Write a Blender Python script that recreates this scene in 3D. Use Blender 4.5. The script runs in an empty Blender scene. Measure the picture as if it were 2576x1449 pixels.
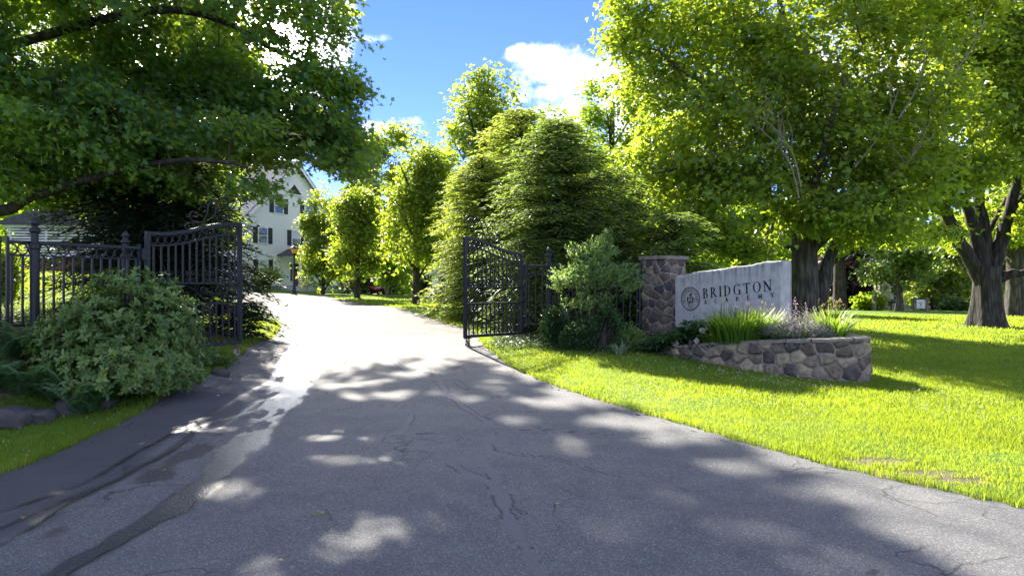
import bpy, math, random
import numpy as np
from mathutils import Vector, Matrix
R = math.radians
C = bpy.context.scene.collection
rng = np.random.default_rng(7)
random.seed(7)

# ------------------------------------------------------------------ camera, sky, sun
CZ = 1.6
FPX = 1855.0
cam_d = bpy.data.cameras.new("camera"); cam = bpy.data.objects.new("camera", cam_d); C.objects.link(cam)
cam.location = (0, 0, CZ); cam.rotation_euler = (R(90), 0, 0)
cam_d.sensor_width = 36.0; cam_d.lens = 36.0 * FPX / 2576.0
cam_d.clip_start = 0.05; cam_d.clip_end = 3000
bpy.context.scene.camera = cam
SUN_EL, SUN_AZ = 34.0, -19.5          # degrees; azimuth from +Y towards +X
sv = bpy.context.scene.view_settings
sv.view_transform = 'Standard'; sv.look = 'None'; sv.exposure = 2.0; sv.gamma = 1.0
bpy.context.scene.cycles.max_bounces = 10
bpy.context.scene.cycles.transparent_max_bounces = 12
bpy.context.scene.cycles.diffuse_bounces = 5
bpy.context.scene.cycles.transmission_bounces = 6
world = bpy.data.worlds.new("World"); bpy.context.scene.world = world; world.use_nodes = True

def world_nodes():
    nt = world.node_tree; nt.nodes.clear(); N = nt.nodes; L = nt.links
    out = N.new('ShaderNodeOutputWorld'); bg = N.new('ShaderNodeBackground')
    sky = N.new('ShaderNodeTexSky'); sky.sky_type = 'NISHITA'; sky.sun_disc = False
    sky.sun_elevation = R(SUN_EL); sky.sun_rotation = R(SUN_AZ)
    sky.air_density = 0.6; sky.dust_density = 0.0; sky.ozone_density = 6.0
    hs = N.new('ShaderNodeHueSaturation'); hs.inputs['Saturation'].default_value = 1.12; hs.inputs['Value'].default_value = 1.0
    L.new(sky.outputs[0], hs.inputs['Color'])
    tint = N.new('ShaderNodeMixRGB'); tint.blend_type = 'MULTIPLY'; tint.inputs[0].default_value = 1.0; tint.inputs[2].default_value = (0.84, 0.56, 0.72, 1)
    L.new(hs.outputs[0], tint.inputs[1])
    tc = N.new('ShaderNodeTexCoord'); sep = N.new('ShaderNodeSeparateXYZ'); L.new(tc.outputs['Generated'], sep.inputs[0])
    def m(op, a, b=None, clamp=False):
        n = N.new('ShaderNodeMath'); n.operation = op; n.use_clamp = clamp
        for i, v in enumerate((a, b)):
            if v is None: continue
            if isinstance(v, (int, float)): n.inputs[i].default_value = v
            else: L.new(v, n.inputs[i])
        return n.outputs[0]
    ysafe = m('MAXIMUM', sep.outputs[1], 0.05)
    u = m('DIVIDE', sep.outputs[0], ysafe); w = m('DIVIDE', sep.outputs[2], ysafe)
    noi = N.new('ShaderNodeTexNoise'); noi.inputs['Scale'].default_value = 11.0; noi.inputs['Detail'].default_value = 9.0; noi.inputs['Roughness'].default_value = 0.62
    L.new(tc.outputs['Generated'], noi.inputs['Vector'])
    lobes = [(.075, .235, .065, .055, 1.0), (.105, .285, .06, .05, 1.0), (.02, .315, .03, .014, .7), (.05, .30, .05, .03, .8),
             (-.31, .31, .06, .045, 1.0), (-.155, .215, .06, .012, .5), (-.2, .337, .035, .01, .45), (.2, .2, .1, .1, 1.),
             (-.6, .30, .2, .12, .9), (.9, .35, .3, .14, .9), (-1.3, .4, .5, .2, .8), (.5, .25, .15, .12, .9), (-.13, .225, .04, .012, .5)]
    tot = None
    for cx, cz, rx, rz, k in lobes:
        a = m('DIVIDE', m('SUBTRACT', u, cx), rx); b = m('DIVIDE', m('SUBTRACT', w, cz), rz)
        d = m('SQRT', m('ADD', m('MULTIPLY', a, a), m('MULTIPLY', b, b)))
        v = m('MULTIPLY', m('SUBTRACT', 1.0, d), k)
        tot = v if tot is None else m('MAXIMUM', tot, v)
    tot = m('MAXIMUM', tot, -0.6)
    val = m('ADD', tot, m('MULTIPLY', m('SUBTRACT', noi.outputs['Fac'], 0.5), 3.2))
    mr = N.new('ShaderNodeMapRange'); mr.interpolation_type = 'SMOOTHSTEP'
    mr.inputs['From Min'].default_value = -0.02; mr.inputs['From Max'].default_value = 0.5
    L.new(val, mr.inputs['Value'])
    fac = m('MULTIPLY', mr.outputs[0], m('GREATER_THAN', sep.outputs[1], 0.06))
    noi2 = N.new('ShaderNodeTexNoise'); noi2.inputs['Scale'].default_value = 16.0; noi2.inputs['Detail'].default_value = 6.0
    L.new(tc.outputs['Generated'], noi2.inputs['Vector'])
    cr = N.new('ShaderNodeValToRGB'); cr.color_ramp.elements[0].color = (3.2, 3.7, 4.6, 1); cr.color_ramp.elements[1].color = (5.2, 5.2, 5.2, 1)
    cr.color_ramp.elements[0].position = .35; cr.color_ramp.elements[1].position = .58
    L.new(noi2.outputs['Fac'], cr.inputs[0])
    # unseen cumulus added for fill light: overhead, to the sides and behind
    noi3 = N.new('ShaderNodeTexNoise'); noi3.inputs['Scale'].default_value = 2.6; noi3.inputs['Detail'].default_value = 7.0
    L.new(tc.outputs['Generated'], noi3.inputs['Vector'])
    mr3 = N.new('ShaderNodeMapRange'); mr3.interpolation_type = 'SMOOTHSTEP'; mr3.inputs['From Min'].default_value = 0.48; mr3.inputs['From Max'].default_value = 0.6
    L.new(noi3.outputs['Fac'], mr3.inputs['Value'])
    away = N.new('ShaderNodeMapRange'); away.interpolation_type = 'SMOOTHSTEP'; away.inputs['From Min'].default_value = 0.82; away.inputs['From Max'].default_value = 0.5
    L.new(sep.outputs[1], away.inputs['Value'])
    upw = N.new('ShaderNodeMapRange'); upw.inputs['From Min'].default_value = 0.0; upw.inputs['From Max'].default_value = 0.15
    L.new(sep.outputs[2], upw.inputs['Value'])
    fac = m('MAXIMUM', fac, m('MULTIPLY', m('MULTIPLY', mr3.outputs[0], away.outputs[0]), upw.outputs[0]))
    mx = N.new('ShaderNodeMixRGB'); L.new(fac, mx.inputs[0]); L.new(tint.outputs[0], mx.inputs[1]); L.new(cr.outputs[0], mx.inputs[2])
    # made-up bright cloud near the sun, added to light up the wet streak
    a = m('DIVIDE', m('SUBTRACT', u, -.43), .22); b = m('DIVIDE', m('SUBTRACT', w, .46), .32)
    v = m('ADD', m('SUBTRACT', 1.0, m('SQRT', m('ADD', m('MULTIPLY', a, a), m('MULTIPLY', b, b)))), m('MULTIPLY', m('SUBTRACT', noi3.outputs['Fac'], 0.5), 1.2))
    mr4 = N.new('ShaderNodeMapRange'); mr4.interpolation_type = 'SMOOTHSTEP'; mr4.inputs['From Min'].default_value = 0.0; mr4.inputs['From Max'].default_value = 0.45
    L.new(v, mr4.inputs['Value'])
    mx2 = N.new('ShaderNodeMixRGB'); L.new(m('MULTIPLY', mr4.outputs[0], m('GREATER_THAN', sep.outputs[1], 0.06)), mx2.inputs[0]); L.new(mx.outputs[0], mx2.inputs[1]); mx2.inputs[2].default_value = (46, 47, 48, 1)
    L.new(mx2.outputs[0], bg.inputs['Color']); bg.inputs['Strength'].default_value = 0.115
    L.new(bg.outputs[0], out.inputs[0])
world_nodes()
sd = bpy.data.lights.new("sun", 'SUN'); sun = bpy.data.objects.new("sun", sd); C.objects.link(sun)
sd.energy = 5.0; sd.angle = R(0.55); sd.color = (1.0, 0.93, 0.80)
_d = Vector((math.sin(R(SUN_AZ)) * math.cos(R(SUN_EL)), math.cos(R(SUN_AZ)) * math.cos(R(SUN_EL)), math.sin(R(SUN_EL))))
sun.rotation_euler = _d.to_track_quat('Z', 'Y').to_euler(); sun.location = (-20, 40, 40)

# ------------------------------------------------------------------ helpers
def P(px, py, D):
    return ((px - 1288.0) * D / FPX, D, CZ + (724.5 - py) * D / FPX)

def hash2(ix, iy, s=0):
    h = (ix.astype(np.int64) * 374761393 + iy.astype(np.int64) * 668265263 + s * 1442695041) & 0xffffffff
    h = ((h ^ (h >> 13)) * 1274126177) & 0xffffffff
    return ((h ^ (h >> 16)) & 0xffff) / 65535.0

def vnoise(x, y, s=0):
    x = np.asarray(x, float); y = np.asarray(y, float)
    ix = np.floor(x); iy = np.floor(y); fx = x - ix; fy = y - iy
    fx = fx * fx * (3 - 2 * fx); fy = fy * fy * (3 - 2 * fy)
    a = hash2(ix, iy, s); b = hash2(ix + 1, iy, s); c = hash2(ix, iy + 1, s); d = hash2(ix + 1, iy + 1, s)
    return (a * (1 - fx) + b * fx) * (1 - fy) + (c * (1 - fx) + d * fx) * fy

def fbm(x, y, s=0, o=4):
    t = 0; a = .5
    for i in range(o):
        t = t + a * vnoise(x * 2 ** i, y * 2 ** i, s + i); a *= .5
    return t / (1 - .5 ** o)

def noise3(p, sc, s=0):
    p = p * sc
    return (vnoise(p[:, 0] + p[:, 2] * .37, p[:, 1] - p[:, 2] * .61, s) + vnoise(p[:, 2] + p[:, 0] * .23 + 17, p[:, 1] * .8 + p[:, 0] * .4, s + 5)) / 2

def fast_mesh(name, verts, faces, mat=None, parent=None, attrs=None, smooth=False, loc=None):
    """verts (N,3); faces: list of arrays (M,k) of equal k"""
    me = bpy.data.meshes.new(name)
    verts = np.asarray(verts, np.float32)
    if not isinstance(faces, list): faces = [faces]
    faces = [np.asarray(f, np.int32) for f in faces if len(f)]
    me.vertices.add(len(verts)); me.vertices.foreach_set("co", verts.ravel())
    nl = sum(f.size for f in faces); nf = sum(len(f) for f in faces)
    me.loops.add(nl); me.loops.foreach_set("vertex_index", np.concatenate([f.ravel() for f in faces]))
    tot = np.concatenate([np.full(len(f), f.shape[1], np.int32) for f in faces])
    start = np.concatenate([[0], np.cumsum(tot)[:-1]]).astype(np.int32)
    me.polygons.add(nf); me.polygons.foreach_set("loop_start", start)
    if smooth: me.polygons.foreach_set("use_smooth", np.ones(nf, bool))
    me.update(calc_edges=True)
    for k, v in (attrs or {}).items():
        a = me.attributes.new(k, 'FLOAT', 'POINT'); a.data.foreach_set("value", np.asarray(v, np.float32))
    if mat: me.materials.append(mat)
    o = bpy.data.objects.new(name, me); C.objects.link(o)
    if parent: o.parent = parent
    if loc is not None: o.location = loc
    return o

def tag(o, label=None, cat=None, group=None, kind=None):
    if label: o['label'] = label
    if cat: o['category'] = cat
    if group: o['group'] = group
    if kind: o['kind'] = kind
    return o

def thing(name, label, cat, loc=(0, 0, 0), rz=0, group=None):
    o = bpy.data.objects.new(name, None); C.objects.link(o); o.location = loc; o.rotation_euler = (0, 0, rz)
    o.empty_display_size = .2
    return tag(o, label, cat, group)

def dup(o, parent=None, loc=None, rz=None, label=None):
    c = o.copy(); C.objects.link(c)
    if parent is not None: c.parent = parent
    if loc is not None: c.location = loc
    if rz is not None: c.rotation_euler = (0, 0, rz)
    if label: c['label'] = label
    for ch in list(o.children): dup(ch, c)
    return c

class G:
    """gathers shapes and links them as one mesh"""
    def __init__(s): s.v = []; s.f = []
    def add(s, vs, fs):
        n = len(s.v); s.v += [tuple(v) for v in vs]; s.f += [tuple(i + n for i in f) for f in fs]
    def box(s, c, d, rz=0.0, M=None):
        x, y, z = d[0] / 2, d[1] / 2, d[2] / 2; vs = []
        for sx, sy, sz in ((-1,-1,-1),(1,-1,-1),(1,1,-1),(-1,1,-1),(-1,-1,1),(1,-1,1),(1,1,1),(-1,1,1)):
            p = Vector((sx * x, sy * y, sz * z))
            if M is not None: p = M @ p
            if rz: p = Matrix.Rotation(rz, 3, 'Z') @ p
            vs.append((c[0] + p[0], c[1] + p[1], c[2] + p[2]))
        s.add(vs, [(0,3,2,1),(4,5,6,7),(0,1,5,4),(1,2,6,5),(2,3,7,6),(3,0,4,7)])
    def tube(s, pts, r, n=6, closed=False, cap=True):
        pts = [Vector(p) for p in pts]; m = len(pts)
        rs = r if hasattr(r, '__len__') else [r] * m
        up = None; rings = []
        for i in range(m):
            a = pts[(i - 1) % m] if (closed or i > 0) else pts[i]; b = pts[(i + 1) % m] if (closed or i < m - 1) else pts[i]
            t = (b - a)
            if t.length < 1e-9: t = Vector((0, 0, 1))
            t.normalize()
            if up is None:
                up = Vector((0, 1, 0)) if abs(t.y) < .9 else Vector((1, 0, 0))
            up = (up - t * up.dot(t))
            if up.length < 1e-6: up = t.orthogonal()
            up.normalize(); sd_ = t.cross(up)
            rings.append([pts[i] + (sd_ * math.cos(2 * math.pi * (k + .5) / n) + up * math.sin(2 * math.pi * (k + .5) / n)) * rs[i] for k in range(n)])
        vs = [p for rg in rings for p in rg]; fs = []
        for i in range(m if closed else m - 1):
            j = (i + 1) % m
            for k in range(n):
                l = (k + 1) % n; fs.append((i * n + k, i * n + l, j * n + l, j * n + k))
        if cap and not closed: fs += [tuple(range(n))[::-1], tuple((m - 1) * n + k for k in range(n))]
        s.add(vs, fs)
    def lathe(s, prof, c=(0, 0, 0), n=14):
        vs = []; fs = []
        for r, z in prof:
            for k in range(n):
                a = 2 * math.pi * k / n; vs.append((c[0] + r * math.cos(a), c[1] + r * math.sin(a), c[2] + z))
        for i in range(len(prof) - 1):
            for k in range(n):
                l = (k + 1) % n; fs.append((i * n + k, i * n + l, (i + 1) * n + l, (i + 1) * n + k))
        fs += [tuple(range(n))[::-1], tuple((len(prof) - 1) * n + k for k in range(n))]
        s.add(vs, fs)
    def prism(s, poly, y0, y1, plane='xz'):
        n = len(poly)
        def q(p, y): return (p[0], y, p[1]) if plane == 'xz' else ((p[0], p[1], y) if plane == 'xy' else (y, p[0], p[1]))
        vs = [q(p, y0) for p in poly] + [q(p, y1) for p in poly]
        fs = [tuple(range(n)), tuple(range(n, 2 * n))[::-1]] + [(i, i + n, (i + 1) % n + n, (i + 1) % n) for i in range(n)]
        s.add(vs, fs)
    def build(s, name, mat=None, parent=None, smooth=False, bevel=0, loc=None):
        me = bpy.data.meshes.new(name); me.from_pydata([tuple(v) for v in s.v], [], s.f); me.update()
        import bmesh
        bm = bmesh.new(); bm.from_mesh(me); bmesh.ops.recalc_face_normals(bm, faces=bm.faces); bm.to_mesh(me); bm.free()
        if smooth: me.polygons.foreach_set("use_smooth", np.ones(len(me.polygons), bool))
        if mat: me.materials.append(mat)
        o = bpy.data.objects.new(name, me); C.objects.link(o)
        if parent: o.parent = parent
        if loc is not None: o.location = loc
        if bevel:
            b = o.modifiers.new("bevel", 'BEVEL'); b.width = bevel; b.segments = 2; b.limit_method = 'ANGLE'
        return o

# ------------------------------------------------------------------ materials
class NT:
    def __init__(s, name):
        s.m = bpy.data.materials.new(name); s.m.use_nodes = True; s.t = s.m.node_tree; s.t.nodes.clear()
        s.out = s.t.nodes.new('ShaderNodeOutputMaterial')
    def n(s, typ, **kw):
        x = s.t.nodes.new('ShaderNode' + typ)
        for k, v in kw.items():
            if k.startswith('i_'):
                key = k[2:].replace('_', ' ')
                x.inputs[key].default_value = v
            else: setattr(x, k, v)
        return x
    def l(s, a, b): s.t.links.new(a, b)
    def ramp(s, src, stops):
        r = s.n('ValToRGB'); e = r.color_ramp.elements
        while len(e) < len(stops): e.new(.5)
        for i, (p, c) in enumerate(stops):
            e[i].position = p; e[i].color = (*c, 1) if len(c) == 3 else c
        s.l(src, r.inputs[0]); return r.outputs[0]
    def math(s, op, a, b=None, clamp=False):
        n = s.n('Math', operation=op); n.use_clamp = clamp
        for i, v in enumerate((a, b)):
            if v is None: continue
            if isinstance(v, (int, float)): n.inputs[i].default_value = v
            else: s.l(v, n.inputs[i])
        return n.outputs[0]
    def mix(s, f, a, b, bt='MIX'):
        n = s.n('MixRGB', blend_type=bt)
        for i, v in enumerate((f, a, b)):
            if isinstance(v, (int, float)): n.inputs[i].default_value = v
            elif isinstance(v, tuple): n.inputs[i].default_value = (*v, 1)
            else: s.l(v, n.inputs[i])
        return n.outputs[0]
    def noise(s, scale, detail=4, rough=.55, vec=None, obj=True):
        n = s.n('TexNoise'); n.inputs['Scale'].default_value = scale; n.inputs['Detail'].default_value = detail; n.inputs['Roughness'].default_value = rough
        if vec is None and obj: vec = s.obj()
        if vec is not None: s.l(vec, n.inputs['Vector'])
        return n.outputs['Fac']
    def obj(s):
        if not hasattr(s, '_tc'): s._tc = s.n('TexCoord')
        return s._tc.outputs['Object']
    def attr(s, name):
        a = s.n('Attribute'); a.attribute_name = name; return a.outputs['Fac']
    def mapped(s, sc):
        mp = s.n('Mapping'); mp.inputs['Scale'].default_value = sc; s.l(s.obj(), mp.inputs['Vector']); return mp.outputs[0]
    def bsdf(s, col, rough=.6, spec=.4, metal=0, bump=None, bs=.4, bd=.01):
        b = s.n('BsdfPrincipled')
        if isinstance(col, tuple): b.inputs['Base Color'].default_value = (*col, 1)
        else: s.l(col, b.inputs['Base Color'])
        if isinstance(rough, (int, float)): b.inputs['Roughness'].default_value = rough
        else: s.l(rough, b.inputs['Roughness'])
        b.inputs['Specular IOR Level'].default_value = spec; b.inputs['Metallic'].default_value = metal
        if bump is not None:
            bn = s.n('Bump'); bn.inputs['Strength'].default_value = bs; bn.inputs['Distance'].default_value = bd
            s.l(bump, bn.inputs['Height']); s.l(bn.outputs[0], b.inputs['Normal'])
        s.b = b; return b
    def fin(s, sh):
        s.l(sh.outputs[0] if hasattr(sh, 'outputs') else sh, s.out.inputs[0]); return s.m

def simple(name, col, rough=.6, spec=.4, metal=0, var=.12, nscale=6., bs=.15, bd=.004):
    t = NT(name); nz = t.noise(nscale, 5)
    c = t.mix(t.math('MULTIPLY', nz, 1.0), tuple(max(0, x * (1 - var * 1.6)) for x in col), tuple(x * (1 + var) for x in col))
    return t.fin(t.bsdf(c, rough, spec, metal, bump=nz, bs=bs, bd=bd))

def leaf_mat(name, dark, mid, light, trans, tfac=.45, rough=.42, spec=.35, gloss=None):
    t = NT(name); a = t.attr('tint')
    col = t.ramp(a, [(0., dark), (.5, mid), (1., light)])
    tcol = t.mix(a, tuple(x * .8 for x in trans), tuple(min(1, x * 1.2) for x in trans))
    b = t.bsdf(col, rough, spec)
    tr = t.n('BsdfTranslucent'); t.l(tcol, tr.inputs[0])
    mx = t.n('MixShader'); mx.inputs[0].default_value = tfac
    t.l(b.outputs[0], mx.inputs[1]); t.l(tr.outputs[0], mx.inputs[2])
    return t.fin(mx)

M = {}
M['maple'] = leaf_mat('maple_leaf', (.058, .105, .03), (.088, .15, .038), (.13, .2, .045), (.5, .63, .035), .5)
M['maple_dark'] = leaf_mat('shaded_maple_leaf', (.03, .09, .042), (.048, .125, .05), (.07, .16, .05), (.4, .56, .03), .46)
M['maple_gold'] = leaf_mat('young_maple_leaf', (.045, .1, .018), (.07, .14, .022), (.12, .17, .03), (.48, .6, .035), .48)
M['maple_lime'] = leaf_mat('lime_leaf', (.05, .11, .014), (.075, .15, .02), (.1, .18, .025), (.44, .62, .03), .5)
M['pale'] = leaf_mat('pale_leaf', (.06, .11, .04), (.09, .15, .05), (.13, .19, .07), (.38, .5, .1), .42)
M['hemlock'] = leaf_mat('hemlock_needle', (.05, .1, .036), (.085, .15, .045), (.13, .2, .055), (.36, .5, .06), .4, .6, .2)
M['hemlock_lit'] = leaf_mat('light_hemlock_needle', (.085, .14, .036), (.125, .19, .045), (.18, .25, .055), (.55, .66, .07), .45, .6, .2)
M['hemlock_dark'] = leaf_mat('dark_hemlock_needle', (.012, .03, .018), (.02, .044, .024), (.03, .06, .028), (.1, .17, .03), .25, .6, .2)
M['yew'] = leaf_mat('dark_shrub_leaf', (.02, .05, .024), (.03, .072, .03), (.045, .1, .035), (.16, .28, .04), .3)
M['rhodo'] = leaf_mat('rhododendron_leaf', (.05, .105, .03), (.095, .17, .042), (.18, .26, .065), (.26, .4, .05), .28, .38, .4)
M['fern'] = leaf_mat('fern_frond', (.09, .2, .09), (.13, .26, .12), (.17, .31, .14), (.25, .42, .1), .38)
M['willow'] = leaf_mat('grey_green_leaf', (.08, .16, .055), (.12, .21, .075), (.16, .27, .095), (.36, .52, .1), .4)
M['beech'] = leaf_mat('copper_leaf', (.022, .016, .02), (.035, .022, .028), (.06, .04, .04), (.12, .05, .05), .3)
M['grass'] = leaf_mat('grass_blade', (.045, .12, .022), (.08, .17, .03), (.18, .215, .05), (.46, .56, .03), .5, .5, .2)
M['strap'] = leaf_mat('daylily_leaf', (.05, .12, .02), (.08, .17, .03), (.12, .21, .04), (.42, .6, .05), .48, .4)
M['mint'] = leaf_mat('catmint_leaf', (.14, .2, .12), (.2, .27, .16), (.27, .34, .2), (.45, .54, .25), .42)
M['peony'] = leaf_mat('peony_leaf', (.022, .06, .026), (.034, .085, .034), (.05, .11, .04), (.14, .26, .03), .3, .45, .3)
M['mauve'] = leaf_mat('mauve_floret', (.42, .3, .56), (.55, .42, .66), (.68, .5, .64), (.68, .48, .7), .42)
M['bud'] = leaf_mat('buff_bud', (.45, .28, .1), (.55, .36, .14), (.6, .45, .2), (.6, .42, .15), .4)
M['white_petal'] = leaf_mat('white_petal', (.6, .56, .5), (.72, .7, .66), (.8, .78, .74), (.6, .58, .5), .3)
M['red_leaf'] = leaf_mat('reddish_leaf', (.12, .03, .02), (.18, .05, .03), (.1, .1, .03), (.3, .1, .04), .35)

def bark(name, c0, c1, sc=6.):
    t = NT(name); v = t.mapped((sc, sc, sc * .16)); nz = t.noise(1.6, 8, .65, v)
    vo = t.n('TexVoronoi', feature='DISTANCE_TO_EDGE'); vo.inputs['Scale'].default_value = 1.3
    t.l(v, vo.inputs['Vector'])
    h = t.math('ADD', nz, t.math('MULTIPLY', vo.outputs['Distance'], .6))
    col = t.ramp(h, [(.3, tuple(x * .35 for x in c0)), (.55, c0), (.85, c1)])
    return t.fin(t.bsdf(col, .85, .2, bump=h, bs=.9, bd=.05))
M['bark'] = bark('maple_bark', (.06, .052, .046), (.17, .155, .14))
M['bark_dark'] = bark('dark_bark', (.035, .03, .028), (.09, .08, .07))
M['bark_pale'] = bark('pale_bark', (.18, .16, .14), (.34, .31, .28))
M['dead'] = simple('dead_wood', (.24, .21, .18), .85, .15)

# ------------------------------------------------------------------ terrain
CTRL = np.array([
 (0,0,0),(0,5,0),(-4.3,6.2,0),(3.5,5.5,0),(-4.5,9.4,.17),(.88,10.1,.15),(-4.6,11.5,.3),(0,12.2,.25),(-.6,15.3,.42),(-5.5,17,.45),(-3,15,.4),
 (-3,20,.52),(-6.5,20.5,.6),(-1.3,19.7,.53),(-4.4,28.6,.82),(-9,25.8,.8),(-11.7,32,.9),(-9.2,39,1.02),(-18,56,1.22),(-14,48,1.15),
 (-4.2,32,.85),(-8.5,40,1.05),(-8,50,1.15),(-14.5,52,1.22),(-22,60,1.47),(-16.6,71,1.5),(-12.3,62,1.06),(-5.6,60,.93),(-1.8,26,.7),(-4,45,1.0),
 (2.8,15.2,.3),(3.2,14.3,.26),(4.5,12.7,.1),(5,12.2,.06),(5.9,12.2,.03),(7,13.5,.05),(7,9,0),(4,9,.02),(9,6,-.05),(5,6,0),(18,28,.13),(9.7,24,.15),(30,50,0),(15,50,.02),(45,60,-.3),(10,60,.2),
 (25,15,-.1),(12,16,.07),(25,80,-.3),(60,90,-.4),(22.7,50,0),(40,40,-.1),(0,17,.45),(0,22,.5),(4,20,.42),(4,40,.5),
 (-6,8.5,.12),(-5.3,9.4,.2),(-7.2,7.4,.1),(-9,6,.2),(-5.6,10.9,.72),(-6.65,9.6,.85),(-7.6,8.3,.85),(-5.0,12.6,.44),(-8,11,1.1),(-10,14,1.35),(-9.4,17,1.45),(-14,24,2.0),
 (-18,30,2.1),(-13,35,1.3),(-25,40,1.6),(-30,20,2.2),(-20,8,1.2),(-9,22,1.1),
 (0,-10,-.1),(-20,-10,0),(20,-10,-.1),(0,150,3),(-100,100,4),(100,100,0),(0,300,5),(-250,200,5),(250,200,2),(-300,-200,0),(300,-200,0),(0,-300,0),(250,0,0),(-250,0,3),(0,600,6),(600,600,3),(-600,600,6)], float)
def _phi(r2): return np.sqrt(r2 + .6)
_A = _phi(((CTRL[:, None, :2] - CTRL[None, :, :2]) ** 2).sum(-1))
_n = len(CTRL); _B = np.zeros((_n + 1, _n + 1)); _B[:_n, :_n] = _A; _B[:_n, _n] = 1; _B[_n, :_n] = 1
_w = np.linalg.solve(_B, np.concatenate([CTRL[:, 2], [0]]))
def H(x, y):
    x = np.asarray(x, float); y = np.asarray(y, float); sh = x.shape; x = x.ravel(); y = y.ravel(); o = np.empty(len(x))
    for i in range(0, len(x), 50000):
        r2 = (x[i:i + 50000, None] - CTRL[None, :, 0]) ** 2 + (y[i:i + 50000, None] - CTRL[None, :, 1]) ** 2
        o[i:i + 50000] = _phi(r2) @ _w[:_n] + _w[_n]
    return o.reshape(sh)
def h1(x, y): return float(H(np.array([x]), np.array([y]))[0])
def gp(px, py):
    D = 12.
    for _ in range(60):
        z = h1((px - 1288) * D / FPX, D); Dn = (CZ - z) * FPX / max(py - 724.5, 4.)
        D = D + .5 * (min(max(Dn, 2.), 75.) - D)
    return ((px - 1288) * D / FPX, D, h1((px - 1288) * D / FPX, D))

DRV_L = [(-16,-9),(-10,-2),(-5.6,2.2),(-4.4,4.4),(-4.36,6.2),(-4.55,7.8),(-4.45,9.4),(-4.55,11.5),(-4.95,14),(-5.5,17),(-6.5,20.5),(-9,25.8),(-11.9,31),(-16,35.5),(-24,39),(-36,42)]
DRV_R = [(20,-9),(12,0),(6.2,3.2),(4.4,4.6),(3.3,5.85),(2.41,7.3),(1.87,8.4),(.88,10.1),(.05,12.2),(-.6,15.3),(-1.3,19.7),(-4.4,28.6),(-9.2,39),(-14,48),(-22,56.5),(-36,60)]
def catmull(pts, u):
    p = np.array(pts, float); n = len(p); i = np.clip(np.floor(u).astype(int), 0, n - 2); f = (u - i)[:, None]
    g = lambda k: p[np.clip(k, 0, n - 1)]
    p0, p1, p2, p3 = g(i - 1), g(i), g(i + 1), g(i + 2)
    return .5 * (2 * p1 + (p2 - p0) * f + (2 * p0 - 5 * p1 + 4 * p2 - p3) * f * f + (3 * p1 - p0 - 3 * p2 + p3) * f ** 3)
_u = np.linspace(0, len(DRV_L) - 1, 1200)
EL, ER = catmull(DRV_L, _u), catmull(DRV_R, _u)
DPOLY = np.concatenate([EL, ER[::-1]])
def inside(x, y, poly):
    r = np.zeros(x.shape, bool); n = len(poly); xj, yj = poly[-1]
    for i in range(n):
        xi, yi = poly[i]
        if yi != yj:
            c = ((yi > y) != (yj > y)) & (x < (xj - xi) * (y - yi) / (yj - yi) + xi); r ^= c
        xj, yj = xi, yi
    return r
def edge_dist(x, y):
    """distance to the drive's edge lines"""
    e = np.concatenate([EL[::4], ER[::4]]); x = np.asarray(x); y = np.asarray(y); o = np.empty(x.shape).ravel(); xr, yr = x.ravel(), y.ravel()
    for i in range(0, len(xr), 40000):
        o[i:i + 40000] = np.sqrt(((xr[i:i + 40000, None] - e[None, :, 0]) ** 2 + (yr[i:i + 40000, None] - e[None, :, 1]) ** 2).min(1))
    return o.reshape(x.shape)

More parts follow.
